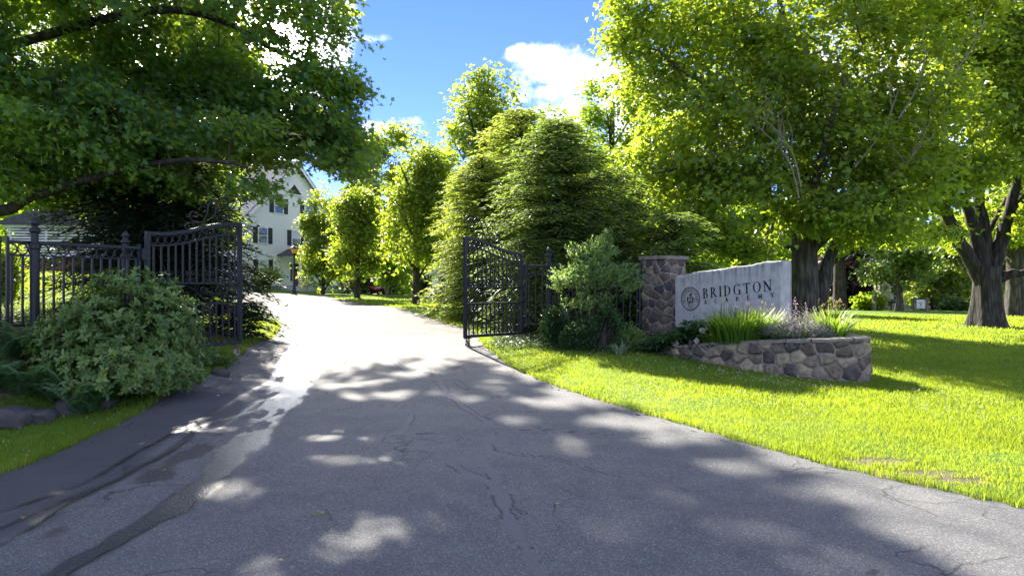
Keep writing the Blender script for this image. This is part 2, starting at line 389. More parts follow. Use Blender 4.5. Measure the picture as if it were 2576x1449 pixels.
def ground():
    t = NT('lawn')
    n1 = t.noise(1.2, 6); n2 = t.noise(22., 5); n3 = t.noise(.25, 3)
    c = t.ramp(n2, [(.3, (.05, .11, .02)), (.55, (.1, .18, .025)), (.75, (.18, .23, .035))])
    c = t.mix(t.ramp(n1, [(.5, (0, 0, 0)), (.75, (1, 1, 1))]), c, (.23, .24, .035))
    c = t.mix(t.ramp(n3, [(.45, (0, 0, 0)), (.7, (.6, .6, .6))]), c, (.14, .22, .02))
    d = t.math('MULTIPLY', t.attr('dirt'), 1.0)
    c = t.mix(d, c, t.mix(n2, (.06, .048, .036), (.22, .175, .12)))
    b = t.bsdf(c, .9, .1, bump=n2, bs=.8, bd=.03)
    tr = t.n('BsdfTranslucent'); tr.inputs[0].default_value = (.3, .45, .03, 1)
    mat = t.fin(b)
    na = 900; nr = 330
    a = np.concatenate([np.linspace(-math.pi, -1.0, 120)[:-1], np.linspace(-1.0, 1.0, 660)[:-1], np.linspace(1.0, math.pi, 120)[:-1]])
    r = np.concatenate([[0.], np.geomspace(1.2, 900, nr)])
    A, Rr = np.meshgrid(a, r); X = Rr * np.sin(A); Y = -1.0 + Rr * np.cos(A)
    Z = H(X, Y) + (fbm(X * 1.3, Y * 1.3, 3) - .5) * .05
    ins = inside(X, Y, DPOLY); ed = edge_dist(X, Y)
    Z = np.where(ins & (ed < .12), Z - .02 - ed * .4, Z); Z = np.where(ins & (ed >= .12), Z - .09, Z)
    Z = np.where(~ins & (ed < 2), Z + .015, Z)
    dirt = np.clip(1 - ed / .10, 0, 1) * (~ins)
    # worn earth beside the drive, under the planting
    for px, py, rx, ry in ((2200, 1163, .35, .16), (2330, 1195, .38, .13), (2420, 1213, .3, .1)):
        g = gp(px, py); dirt = np.maximum(dirt, np.clip(1.6 - np.sqrt(((X - g[0]) / rx) ** 2 + ((Y - g[1]) / ry) ** 2) + (fbm(X * 6, Y * 6, 9) - .5) * 1.6, 0, 1))
    bed = np.clip((X + 5.4 - (Y - 9.3) * .25 < 0) * (Y < 12.2) * (Y > 7.5) * 1.0, 0, 1)
    dirt = np.maximum(dirt, bed * ((X > -9) & (H(X, Y) > .3)))
    hb = (Y > 15.2) & (Y < 20) & (X > -.3) & (X < 4.4); dirt = np.maximum(dirt, hb * .95)
    nn = len(a); V = np.stack([X.ravel(), Y.ravel(), Z.ravel()], 1); idx = np.arange(len(r) * nn).reshape(len(r), nn)
    q = np.stack([idx[:-1, :], np.roll(idx, -1, 1)[:-1, :], np.roll(idx, -1, 1)[1:, :], idx[1:, :]], -1).reshape(-1, 4)
    o = fast_mesh('lawn', V, q, mat, attrs={'dirt': dirt.ravel()}, smooth=True); tag(o, 'rolling green lawn on both sides of the drive', kind='structure')
ground()

# ------------------------------------------------------------------ driveway
def z8(x, y): return (x * .5, y * .5 + 772.8)
STREAM = [(50,1505,1535),(90,1545,1600),(130,1520,1605),(200,1490,1607),(260,1440,1600),(300,1418,1585),(350,1400,1570),(400,1388,1545),(440,1370,1522),(480,1345,1490),(520,1310,1440),(560,1300,1400),(620,1255,1345),(700,1150,1300),(760,1085,1240),(820,1025,1180),(880,975,1120),(970,860,1010),(1030,790,930),(1070,720,860),(1110,660,760),(1150,600,690),(1200,520,610),(1260,400,495),(1340,285,385),(1420,170,280)]
TRICK = [([(1385,370),(1310,405),(1240,440),(1150,500),(1060,545),(1000,580),(870,640),(700,730),(540,830),(430,890),(200,970),(0,1040)], 8),
         ([(1262,530),(1180,560),(1100,582),(980,620),(940,670),(850,740),(720,800),(600,870),(480,920),(350,970),(200,1030),(0,1120)], 17),
         ([(600,870),(470,925),(300,1020),(150,1120),(0,1205)], 8),
         ([(1330,470),(1240,525),(1200,555),(1100,620)], 9), ([(1600,235),(1680,205),(1760,182)], 4), ([(1390,375),(1420,400)], 6),
         ([(1375,3),(1400,14),(1440,6),(1480,26),(1520,50)], 4), ([(1555,330),(1530,380),(1500,420)], 5)]
STAIN = [([(1120,640),(1000,720),(900,770),(780,850),(650,930),(520,1010),(430,1050),(300,1110),(230,1160)], 34), ([(960,960),(900,1010),(850,1050)], 20)]
SEAL2 = [[(1690,1130),(0,0)]]
def z2(x, y): return ((1000 + x * .4742) * .8587, (1000 + y * .4742) * .8587)
SEAL = [([(0,690),(200,660),(460,655),(600,625),(850,605),(920,600)], 14), ([(920,600),(950,560),(1020,550),(1200,550),(1500,572),(1800,600),(2100,620)], 10),
        ([(920,600),(930,650),(1010,620),(1020,600)], 16), ([(930,655),(850,730),(800,735),(610,735)], 12), ([(930,660),(1050,700),(1350,740),(1650,840),(1900,880),(2100,930)], 12),
        ([(480,650),(560,700),(650,740),(750,810),(930,880),(980,960),(1010,1040),(1060,1150),(1150,1290),(1230,1449),(1290,1560)], 34), ([(850,740),(920,800),(960,870)], 26), ([(1010,940),(1040,1030),(1130,1070)], 16),
        ([(350,580),(420,500),(430,460)], 20), ([(350,580),(480,640)], 16), ([(0,640),(200,590),(350,575),(600,580)], 8), ([(0,430),(120,400),(260,400),(300,440),(470,430)], 12), ([(260,400),(500,380),(640,345),(700,360),(740,400),(830,460),(950,540)], 16),
        ([(610,270),(650,310),(630,335),(700,360)], 16), ([(700,360),(860,360),(1000,345),(1250,350),(1750,370)], 8), ([(170,120),(330,130),(420,200),(560,260),(700,250),(780,300)], 14), ([(0,150),(40,100),(200,70),(390,62)], 10), ([(1050,530),(1120,495),(1220,540)], 8)]
def polydist(X, Y, pts):
    """distance and interpolated half width to a polyline of (x,y,w)"""
    best = np.full(X.shape, 1e9); bw = np.zeros(X.shape)
    for (ax, ay, aw), (bx, by, bw_) in zip(pts[:-1], pts[1:]):
        dx, dy = bx - ax, by - ay; L2 = dx * dx + dy * dy + 1e-9
        t = np.clip(((X - ax) * dx + (Y - ay) * dy) / L2, 0, 1); d = np.hypot(X - ax - t * dx, Y - ay - t * dy); w = aw + (bw_ - aw) * t
        k = d - w < best; best = np.where(k, d - w, best); bw = np.where(k, w, bw)
    return best, bw
def topoly(pts, w, f):
    o = []
    for x, y in pts:
        px, py = f(x, y); g = gp(px, py); o.append((g[0], g[1], w * (.5 if f is z8 else .407) * g[1] / FPX))
    return o
def driveway():
    uu = np.linspace(.8, len(DRV_L) - 1, 9000); l, r = catmull(DRV_L, uu), catmull(DRV_R, uu); mid = (l + r) / 2
    ds = np.concatenate([[0], np.hypot(*np.diff(mid, axis=0).T)]); Dm = np.clip(mid[:, 1], 1.5, 80)
    step = np.clip(Dm ** 2 / 1100, .016, .6); k = np.cumsum(ds / step); ks = np.arange(0, k[-1]); us = np.interp(ks, k, uu)
    nc = 560; s = np.linspace(0, 1, nc); l, r = catmull(DRV_L, us), catmull(DRV_R, us)
    s = s[None, :]
    X = l[:, :1] + (r[:, :1] - l[:, :1]) * s; Y = l[:, 1:] + (r[:, 1:] - l[:, 1:]) * s
    # ragged edges
    w = (vnoise(us[:, None] * 23, s * 0 + 1, 4) - .5) * .10 + (vnoise(us[:, None] * 90, s * 0 + 3, 8) - .5) * .05
    X = X + np.where(s < .02, w, 0) * 1 + np.where(s > .98, w, 0)
    Z = H(X, Y) + .012 + (fbm(X * .7, Y * .7, 21) - .5) * .03
    seal = np.full(X.shape, 1e9)
    jx = (fbm(X * 4, Y * 4, 31) - .5) * .16
    for pts, wd in SEAL:
        d, _ = polydist(X, Y, topoly(pts, wd, z2)); seal = np.minimum(seal, d)
    sealv = np.clip(.5 - (seal + jx * .5) / .03, 0, 1)
    crackv = np.clip(1 - np.abs(seal + jx * .3 - .01) / .012, 0, 1) * (fbm(X * 2.2, Y * 2.2, 77) > .48)
    st = []
    for y, xl, xr in STREAM:
        px, py = z8((xl + xr) / 2, y); g = gp(px, py); st.append((g[0], g[1], (xr - xl) * .25 * g[1] / FPX * (1.25 if y < 720 else 1.05)))
    wet, _ = polydist(X, Y, st); wet = wet + (fbm(X * 5, Y * 5, 41) - .5) * .15
    hole = (fbm(X * 3.4, Y * 1.6, 63) > .66) * (wet > -.14) * .2
    wet = wet + hole
    for pts, wd in TRICK:
        d, _ = polydist(X, Y, topoly(pts, wd, z8)); wet = np.minimum(wet, d + (fbm(X * 7, Y * 7, 47) - .5) * .06)
    stain = np.full(X.shape, 1e9)
    for pts, wd in STAIN:
        d, _ = polydist(X, Y, topoly(pts, wd, z8)); stain = np.minimum(stain, d)
    stainv = np.clip(.5 - (stain + (fbm(X * 3.1, Y * 3.1, 53) - .5) * .5) / .08, 0, 1)
    damp = np.clip(1 - (wet) / .05, 0, 1)
    dl = (s * (r[:, :1] - l[:, :1])); newer = np.clip((1.15 - dl + (fbm(Y * .8, X * .8, 91) - .5) * .5) / .12, 0, 1) * (Y < 9.8)
    dust = np.clip((Y - 9) / 9, 0, 1)
    V = np.stack([X.ravel(), Y.ravel(), Z.ravel()], 1); nr = len(us); idx = np.arange(nr * nc).reshape(nr, nc)
    q = np.stack([idx[:-1, :-1], idx[:-1, 1:], idx[1:, 1:], idx[1:, :-1]], -1).reshape(-1, 4)
    t = NT('asphalt'); o = t.obj()
    vo = t.n('TexVoronoi'); vo.inputs['Scale'].default_value = 130.; t.l(o, vo.inputs['Vector'])
    vsep = t.n('SeparateColor'); t.l(vo.outputs['Color'], vsep.inputs[0])
    fine = t.noise(240., 3); big = t.noise(.55, 5); mid_ = t.noise(3., 5)
    base = t.ramp(big, [(.3, (.095, .098, .108)), (.7, (.15, .149, .149))])
    base = t.mix(.35, base, t.ramp(mid_, [(.3, (.08, .083, .092)), (.7, (.165, .163, .16))]))
    base = t.mix(t.math('MULTIPLY', t.attr('dust'), .75), base, t.ramp(mid_, [(.3, (.115, .104, .095)), (.7, (.2, .184, .17))]))
    spk = t.ramp(vsep.outputs[0], [(.0, (.62, .62, .62)), (.5, (.95, .95, .95)), (.88, (1.1, 1.1, 1.1)), (.95, (2.0, 1.95, 1.85))])
    base = t.mix(1.0, base, spk, 'MULTIPLY')
    cv = t.n('TexVoronoi', feature='DISTANCE_TO_EDGE'); cv.inputs['Scale'].default_value = .55
    wv = t.n('TexNoise'); wv.inputs['Scale'].default_value = 1.1; wv.inputs['Detail'].default_value = 6; t.l(o, wv.inputs['Vector'])
    av = t.n('VectorMath', operation='SCALE'); t.l(wv.outputs['Color'], av.inputs[0]); av.inputs['Scale'].default_value = 1.6
    ad = t.n('VectorMath', operation='ADD'); t.l(o, ad.inputs[0]); t.l(av.outputs[0], ad.inputs[1]); t.l(ad.outputs[0], cv.inputs['Vector'])
    hair = t.math('MULTIPLY', t.ramp(cv.outputs['Distance'], [(.004, (1, 1, 1)), (.012, (0, 0, 0))]), t.ramp(big, [(.48, (0, 0, 0)), (.58, (.65, .65, .65))]))
    base = t.mix(t.math('MULTIPLY', t.attr('newer'), .8), base, t.mix(mid_, (.05, .052, .06), (.075, .076, .085)))
    sealc = t.mix(fine, (.115, .115, .125), (.15, .15, .158))
    base = t.mix(t.math('MULTIPLY', t.attr('seal'), .9), base, sealc)
    base = t.mix(t.math('MAXIMUM', t.attr('crack'), hair), base, (.02, .02, .022))
    base = t.mix(t.math('MULTIPLY', t.attr('stain'), .72), base, (.05, .042, .035))
    base = t.mix(t.math('MULTIPLY', t.attr('damp'), .7), base, (.035, .034, .033))
    smooth_ = t.math('MAXIMUM', t.attr('seal'), t.attr('newer'))
    hgt = t.math('MULTIPLY', t.math('ADD', t.math('MULTIPLY', vsep.outputs[0], .6), fine), t.math('SUBTRACT', 1.0, t.math('MULTIPLY', smooth_, .75)))
    b = t.bsdf(base, t.math('SUBTRACT', .8, t.math('MULTIPLY', t.attr('damp'), .35)), .3, bump=hgt, bs=.3, bd=.005)
    t.l(t.math('ADD', .06, t.math('MULTIPLY', t.math('SUBTRACT', 1.0, t.attr('dust')), .2)), b.inputs['Specular IOR Level'])
    mat = t.fin(b)
    fast_mesh('driveway', V, q, mat, attrs={'seal': sealv.ravel(), 'crack': crackv.ravel(), 'stain': stainv.ravel(), 'damp': damp.ravel(), 'newer': newer.ravel(), 'dust': dust.ravel()}, smooth=True)['kind'] = 'structure'
    bpy.data.objects['driveway']['label'] = 'worn asphalt driveway with crack sealant curving uphill'
    # running water: a thin sheet lying on the asphalt
    W = wet < 0; cell = W[:-1, :-1] & W[:-1, 1:] & W[1:, 1:] & W[1:, :-1]
    qq = q[cell.ravel()]; us_, inv = np.unique(qq, return_inverse=True); vv = V[us_].copy(); vv[:, 2] += .004
    t = NT('running_water'); o2 = t.obj()
    nz = t.noise(38., 4); nz2 = t.noise(9., 3); vo = t.n('TexVoronoi'); vo.inputs['Scale'].default_value = 80.; t.l(o2, vo.inputs['Vector'])
    hh = t.math('ADD', t.math('MULTIPLY', nz, .7), t.math('ADD', nz2, t.math('MULTIPLY', vo.outputs['Distance'], .7)))
    b = t.bsdf(t.mix(nz, (.02, .021, .022), (.05, .052, .055)), .32, 1.0, bump=hh, bs=.6, bd=.014)
    b.inputs['IOR'].default_value = 1.4
    wm = t.fin(b)
    wo = fast_mesh('water', vv, inv.reshape(-1, 4), wm, smooth=True); tag(wo, 'shallow stream of water running down the driveway', kind='structure')
driveway()

# ------------------------------------------------------------------ stonework
def stone_mat(name, cols, mortar):
    t = NT(name); c = t.attr('cell'); mo = t.attr('mortar'); nz = t.noise(14., 6); n2 = t.noise(3.5, 4)
    st = [(i / len(cols), x) for i, x in enumerate(cols)]
    r = t.n('ValToRGB'); r.color_ramp.interpolation = 'CONSTANT'; e = r.color_ramp.elements
    while len(e) < len(st): e.new(.5)
    for i, (p, x) in enumerate(st): e[i].position = p; e[i].color = (*x, 1)
    t.l(c, r.inputs[0])
    col = t.mix(.75, r.outputs[0], t.ramp(nz, [(.3, (.35, .34, .34)), (.7, (1.25, 1.2, 1.12))]), 'MULTIPLY')
    col = t.mix(t.ramp(n2, [(.55, (0, 0, 0)), (.75, (.35, .35, .35))]), col, (.3, .27, .22))
    col = t.mix(mo, col, t.mix(nz, tuple(x * .6 for x in mortar), tuple(x * 1.25 for x in mortar)))
    return t.fin(t.bsdf(col, .8, .25, bump=nz, bs=.6, bd=.012))
M['pillar_stone'] = stone_mat('fieldstone_pillar', [(.10,.095,.1),(.16,.145,.135),(.075,.078,.09),(.22,.19,.16),(.13,.1,.09),(.18,.155,.13),(.085,.085,.09),(.24,.205,.165),(.14,.125,.12)], (.4, .37, .33))
M['wall_stone'] = stone_mat('fieldstone_wall', [(.2,.165,.13),(.34,.29,.21),(.09,.08,.078),(.24,.2,.165),(.4,.34,.25),(.13,.105,.09),(.075,.072,.075),(.3,.245,.19),(.17,.14,.13)], (.3, .28, .25))

def stone_surface(name, path, zlo, zhi, cell, mat, parent, closed=False, seed=1, amp=.035, ds=.022, inset=None):
    """fieldstone face swept along a plan path; zlo/zhi are functions of the arc fraction"""
    p = np.array(path, float)
    if closed: p = np.concatenate([p, p[:1]])
    L = np.concatenate([[0], np.cumsum(np.hypot(*np.diff(p, axis=0).T))]); n = int(L[-1] / ds); s = np.linspace(0, L[-1], n)
    x = np.interp(s, L, p[:, 0]); y = np.interp(s, L, p[:, 1]); tx = np.gradient(x, s); ty = np.gradient(y, s); k = np.hypot(tx, ty); nx, ny = ty / k, -tx / k
    lo = np.array([zlo(v / L[-1]) for v in s]); hi = np.array([zhi(v / L[-1]) for v in s]); m = int((hi - lo).max() / ds) + 2
    v = np.linspace(0, 1, m); S, V = np.meshgrid(s, v); Z = lo[None] + (hi - lo)[None] * V
    rg = np.random.default_rng(seed); cs = []
    zz = lo.min() - cell
    row = 0
    while zz < hi.max() + cell:
        ss = -cell * rg.random()
        while ss < L[-1] + cell:
            w = cell * rg.uniform(.45, 1.55); cs.append((ss + w / 2, zz + cell * rg.uniform(-.25, .25))); ss += w
        zz += cell * rg.uniform(.55, .85); row += 1
    cs = np.array(cs); wx = (vnoise(S * 6, Z * 6, seed) - .5) * .05; wz = (vnoise(S * 6 + 9, Z * 6, seed + 3) - .5) * .05
    d = np.sqrt((S + wx).ravel()[:, None] * 0 + ((S + wx).ravel()[:, None] - cs[None, :, 0]) ** 2 + ((Z + wz).ravel()[:, None] - cs[None, :, 1]) ** 2 * 1.35)
    o = np.argsort(d, 1)[:, :2]; d1 = np.take_along_axis(d, o[:, :1], 1)[:, 0]; d2 = np.take_along_axis(d, o[:, 1:2], 1)[:, 0]
    e = (d2 - d1); mort = np.clip(1 - (e - .008) / .014, 0, 1); bul = np.clip((e - .008) / .07, 0, 1); bul = np.sqrt(bul)
    cellr = rg.random(len(cs))[o[:, 0]]; off = (rg.random(len(cs)) * .6 + .6)[o[:, 0]]
    disp = amp * (bul * off + .35 * (cellr - .5) * np.clip(bul * 3, 0, 1)) + .008 * (vnoise(S.ravel() * 40, Z.ravel() * 40, seed) - .5)
    disp = disp.reshape(S.shape)
    X = x[None] + nx[None] * disp; Y = y[None] + ny[None] * disp
    vs = np.stack([X.ravel(), Y.ravel(), Z.ravel()], 1); idx = np.arange(m * n).reshape(m, n)
    q = np.stack([idx[:-1, :-1], idx[:-1, 1:], idx[1:, 1:], idx[1:, :-1]], -1).reshape(-1, 4)
    return fast_mesh(name, vs, q, mat, parent, {'cell': cellr, 'mortar': mort}, smooth=True)

def slab(name, poly, z0, z1, mat, parent, seed=0, bevel=.008):
    g = G(); g.prism(poly, z0, z1, 'xy'); return g.build(name, mat, parent, bevel=bevel)

M['capstone'] = simple('weathered_capstone', (.25, .225, .2), .85, .2, var=.5, nscale=9, bs=.5, bd=.01)
def pillar():
    c = (3.56, 17.1); a = (.79, .62); b = (-.62, .79); w = .70
    t = thing('stone_pillar', 'square fieldstone pillar with a flat overhanging capstone beside the granite name stone', 'pillar', (c[0], c[1], h1(3.5, 17.4)))
    z0 = t.location.z
    q = [((a[0] + b[0]) * w, (a[1] + b[1]) * w), (b[0] * w, b[1] * w), (0, 0), (a[0] * w, a[1] * w)]
    top = 2.265 - z0
    stone_surface('shaft', q, lambda s: -.25, lambda s: top, .29, M['pillar_stone'], t, closed=True, seed=5, amp=.045, ds=.016)
    ov = .07
    q2 = [(-(a[0] + b[0]) * ov, -(a[1] + b[1]) * ov), (a[0] * (w + ov) - b[0] * ov, a[1] * (w + ov) - b[1] * ov),
          ((a[0] + b[0]) * (w + ov), (a[1] + b[1]) * (w + ov)), (b[0] * (w + ov) - a[0] * ov, b[1] * (w + ov) - a[1] * ov)]
    # rough edged cap
    pr = []
    rg = np.random.default_rng(3)
    for i in range(4):
        p0, p1 = q2[i], q2[(i + 1) % 4]
        for k in range(9):
            f = k / 9; j = rg.normal(0, .008, 2) if k else (0, 0); pr.append((p0[0] + (p1[0] - p0[0]) * f + j[0], p0[1] + (p1[1] - p0[1]) * f + j[1]))
    slab('cap', pr, top, top + .085, M['capstone'], t, bevel=.012)
pillar()

WALLPX = [(1612,874,15.6,.33),(1700,868,14.3,.27),(1785,862,13.65,.22),(1850,858,13.2,.17),(1950,855,12.73,.1),(2050,852,12.3,.05),(2120,850,12.16,.03)]
WALLXY = [((px - 1288) * D / FPX, D) for px, ty, D, z in WALLPX] + [(5.72, 12.17), (5.93, 12.32), (6.07, 12.6), (6.15, 13.0), (6.12, 13.6), (6.0, 14.3), (5.75, 15.2)]
WTOP = [CZ - (ty - 724.5) * D / FPX for px, ty, D, z in WALLPX] + [.775, .775, .775, .775, .775, .775, .775]
def planter():
    t = thing('stone_planter', 'curved fieldstone planter wall with flat coping stones holding the flower bed', 'planter', (4.5, 13.2, .1))
    o = np.array([4.5, 13.2]); p = np.array(WALLXY) - o
    # smooth the corner
    pp = catmull(p, np.linspace(0, len(p) - 1, 160)); tp = np.interp(np.linspace(0, len(p) - 1, 160), np.arange(len(p)), WTOP) - .1
    L = np.concatenate([[0], np.cumsum(np.hypot(*np.diff(pp, axis=0).T))]); L /= L[-1]
    stone_surface('wall', pp, lambda s: h1(*(np.array([np.interp(s, L, pp[:, 0]), np.interp(s, L, pp[:, 1])]) + o)) - .22, lambda s: np.interp(s, L, tp) - .045, .26, M['wall_stone'], t, seed=11, amp=.06, ds=.016)
    # coping: irregular flat stones, one mesh
    g = G(); rg = np.random.default_rng(4); s = 0
    while s < .985:
        e = min(s + rg.uniform(.045, .085), 1.0); ss = np.linspace(s + .0012, e - .0012, 7)
        x = np.interp(ss, L, pp[:, 0]); y = np.interp(ss, L, pp[:, 1]); z = np.interp(ss, L, tp); dx = np.gradient(x); dy = np.gradient(y); k = np.hypot(dx, dy) + 1e-9; nx, ny = dy / k, -dx / k
        ov = rg.uniform(.03, .075); th = rg.uniform(.04, .06); dz = rg.uniform(-.008, .008); vs = []; fs = []
        for i in range(7):
            j = rg.normal(0, .008)
            a = (x[i] + nx[i] * (ov + j), y[i] + ny[i] * (ov + j)); b = (x[i] - nx[i] * .32, y[i] - ny[i] * .32)
            zt = z[i] + dz + rg.normal(0, .003)
            vs += [(*a, zt - th), (*a, zt - .008), (a[0] - nx[i] * .015, a[1] - ny[i] * .015, zt), (*b, zt), (*b, zt - th)]
        for i in range(6):
            for k2 in range(5): fs.append((i * 5 + k2, i * 5 + (k2 + 1) % 5, (i + 1) * 5 + (k2 + 1) % 5, (i + 1) * 5 + k2))
        fs += [(0, 1, 2, 3, 4), (34, 33, 32, 31, 30)]
        g.add(vs, fs); s = e
    g.build('coping', M['capstone'], t)
    # soil
    back = [(4.9 - o[0], 16.4 - o[1]), (3.6 - o[0], 17.9 - o[1]), (2.5 - o[0], 17.0 - o[1])]
    poly = [tuple(q) for q in pp[::6]] + back; zs = list(tp[::6] - .09) + [.45, .42, .36]
    g = G(); cx = sum(q[0] for q in poly) / len(poly); cy = sum(q[1] for q in poly) / len(poly); n = len(poly)
    g.add([(cx, cy, .52)] + [(q[0], q[1], z) for q, z in zip(poly, zs)], [(0, i + 1, (i + 1) % n + 1) for i in range(n)])
    g.build('soil', simple('garden_soil', (.06, .045, .035), .95, .1, var=.5, nscale=25, bs=.8, bd=.03), t)
planter()

# ---- serif stroke lettering
def glyph(ch):
    """strokes in a box of height 1: ('l',x0,y0,x1,y1,w) / ('a',cx,cy,rx,ry,a0,a1) ; width"""
    K, T, S = .17, .085, .07
    l = lambda *a: ('l', *a)
    sf = lambda x, y, w=.14: ('l', x - w, y, x + w, y, S)
    if ch == 'B': return [l(.16,0,.16,1,K), sf(.1,.02,.1), sf(.1,.98,.1), ('a',.22,.745,.34,.235,-90,90), ('a',.22,.265,.40,.245,-90,90), l(.16,.5,.25,.5,T), l(.16,.02,.25,.02,T), l(.16,.98,.25,.98,T)], .68
    if ch == 'R': return [l(.16,0,.16,1,K), sf(.16,.02), sf(.1,.98,.1), ('a',.22,.74,.36,.24,-90,90), l(.16,.5,.25,.5,T), l(.16,.98,.25,.98,T), l(.32,.5,.68,.03,K*.9), l(.62,.02,.8,.02,S)], .78
    if ch == 'I': return [l(.18,0,.18,1,K), sf(.18,.02,.15), sf(.18,.98,.15)], .36
    if ch == 'D': return [l(.16,0,.16,1,K), sf(.1,.02,.1), sf(.1,.98,.1), ('a',.2,.5,.56,.475,-90,90), l(.16,.025,.25,.025,T), l(.16,.975,.25,.975,T)], .82
    if ch == 'G': return [('a',.46,.5,.42,.49,50,318), l(.74,.02,.74,.4,K), sf(.72,.41,.14), l(.74,.8,.74,.98,S)], .9
    if ch == 'T': return [l(.4,0,.4,1,K), sf(.4,.02,.16), l(.03,.97,.77,.97,T), l(.04,.8,.04,.97,S), l(.76,.8,.76,.97,S)], .8
    if ch == 'O': return [('a',.46,.5,.43,.49,0,360)], .92
    if ch == 'N': return [l(.14,0,.14,1,T), sf(.14,.02,.13), l(.12,.98,.74,.02,K*1.05), l(.74,0,.74,1,T), sf(.74,.98,.13), sf(.06,.98,.1)], .9
    if ch == 'A': return [l(.06,.0,.4,1.0,T), l(.4,1.0,.72,.0,K), l(.18,.36,.6,.36,T), sf(.06,.02,.11), sf(.72,.02,.13)], .8
    if ch == 'C': return [('a',.46,.5,.42,.49,48,312), l(.74,.78,.74,.97,S), l(.74,.03,.74,.2,S)], .84
    if ch == 'E': return [l(.16,0,.16,1,K), sf(.1,.02,.1), sf(.1,.98,.1), l(.16,.975,.6,.975,T), l(.16,.51,.5,.51,T), l(.16,.025,.64,.025,T), l(.6,.82,.6,.98,S), l(.64,.02,.64,.2,S), l(.5,.42,.5,.6,S)], .7
    if ch == 'M': return [l(.12,0,.16,1,T), l(.16,1,.48,.04,K), l(.48,.04,.82,1,T), l(.82,1,.86,0,K), sf(.12,.02,.12), sf(.86,.02,.13), sf(.1,.98,.08), sf(.88,.98,.08)], 1.0
    if ch == 'Y': return [l(.4,0,.4,.5,K), l(.06,1,.4,.48,K), l(.74,1,.4,.48,T), sf(.4,.02,.15), sf(.08,.98,.12), sf(.72,.98,.12)], .8
    if ch == '1': return [l(.3,0,.3,1,K), sf(.3,.02,.15), l(.14,.84,.3,1,T)], .5
    if ch == '8': return [('a',.35,.74,.22,.24,0,360), ('a',.35,.26,.27,.25,0,360)], .7
    if ch == '0': return [('a',.35,.5,.3,.49,0,360)], .7
    return [], .4
_zo = [0.]; _wf = [1.]
def put_glyph(g, ch, f, h):
    """f maps glyph (x,y)*h to (X,Z) on the stone face; strokes become thin raised strips"""
    strokes, w = glyph(ch)
    for s in strokes:
        _zo[0] += .00004
        y0 = -.0035 - (_zo[0] % .0012)
        if s[0] == 'l':
            _, x0, a0, x1, a1, wd = s; dx, dy = x1 - x0, a1 - a0; k = math.hypot(dx, dy); nx, ny = -dy / k * wd * _wf[0] / 2, dx / k * wd * _wf[0] / 2
            pts = [(x0 + nx, a0 + ny), (x1 + nx, a1 + ny), (x1 - nx, a1 - ny), (x0 - nx, a0 - ny)]
            q = [f(x * h, y * h) for x, y in pts]; g.add([(p[0], y0, p[1]) for p in q], [(0, 1, 2, 3)])
        else:
            _, cx, cy, rx, ry, a, b = s; n = 22; vs = []
            for i in range(n + 1):
                an = R(a + (b - a) * i / n); th = (.06 + .115 * abs(math.cos(an)) ** 1.3) * _wf[0]
                c_, s_ = math.cos(an), math.sin(an)
                for sg in (.5, -.5):
                    p = f((cx + (rx + sg * th - th * .5) * c_) * h, (cy + (ry + sg * th * .6) * s_) * h); vs.append((p[0], y0, p[1]))
            g.add(vs, [(2 * i, 2 * i + 1, 2 * i + 3, 2 * i + 2) for i in range(n)])
    return w * h

M['ink'] = simple('dark_engraving', (.012, .014, .02), .6, .3, var=.2)
def granite():
    t = NT('granite'); fine = t.noise(160., 3, .7); mid_ = t.noise(7., 6); run = t.noise(5., 5, .6, t.mapped((2.4, 2.4, .28)))
    c = t.ramp(fine, [(.35, (.24, .245, .25)), (.5, (.46, .465, .46)), (.65, (.68, .68, .67))])
    c = t.mix(.55, c, t.ramp(mid_, [(.3, (.55, .55, .55)), (.7, (1.1, 1.1, 1.08))]), 'MULTIPLY')
    sep = t.n('SeparateXYZ'); t.l(t.obj(), sep.inputs[0])
    grime = t.math('MULTIPLY', t.ramp(run, [(.45, (0, 0, 0)), (.62, (1, 1, 1))]), t.ramp(t.attr('down'), [(.0, (1, 1, 1)), (.45, (0, 0, 0))]))
    c = t.mix(t.math('MULTIPLY', grime, .72), c, (.09, .09, .1))
    lich = t.ramp(t.noise(3.3, 3), [(.66, (0, 0, 0)), (.72, (.5, .5, .5))])
    c = t.mix(lich, c, (.3, .3, .22))
    return t.fin(t.bsdf(c, .75, .3, bump=t.math('ADD', fine, mid_), bs=.35, bd=.01))
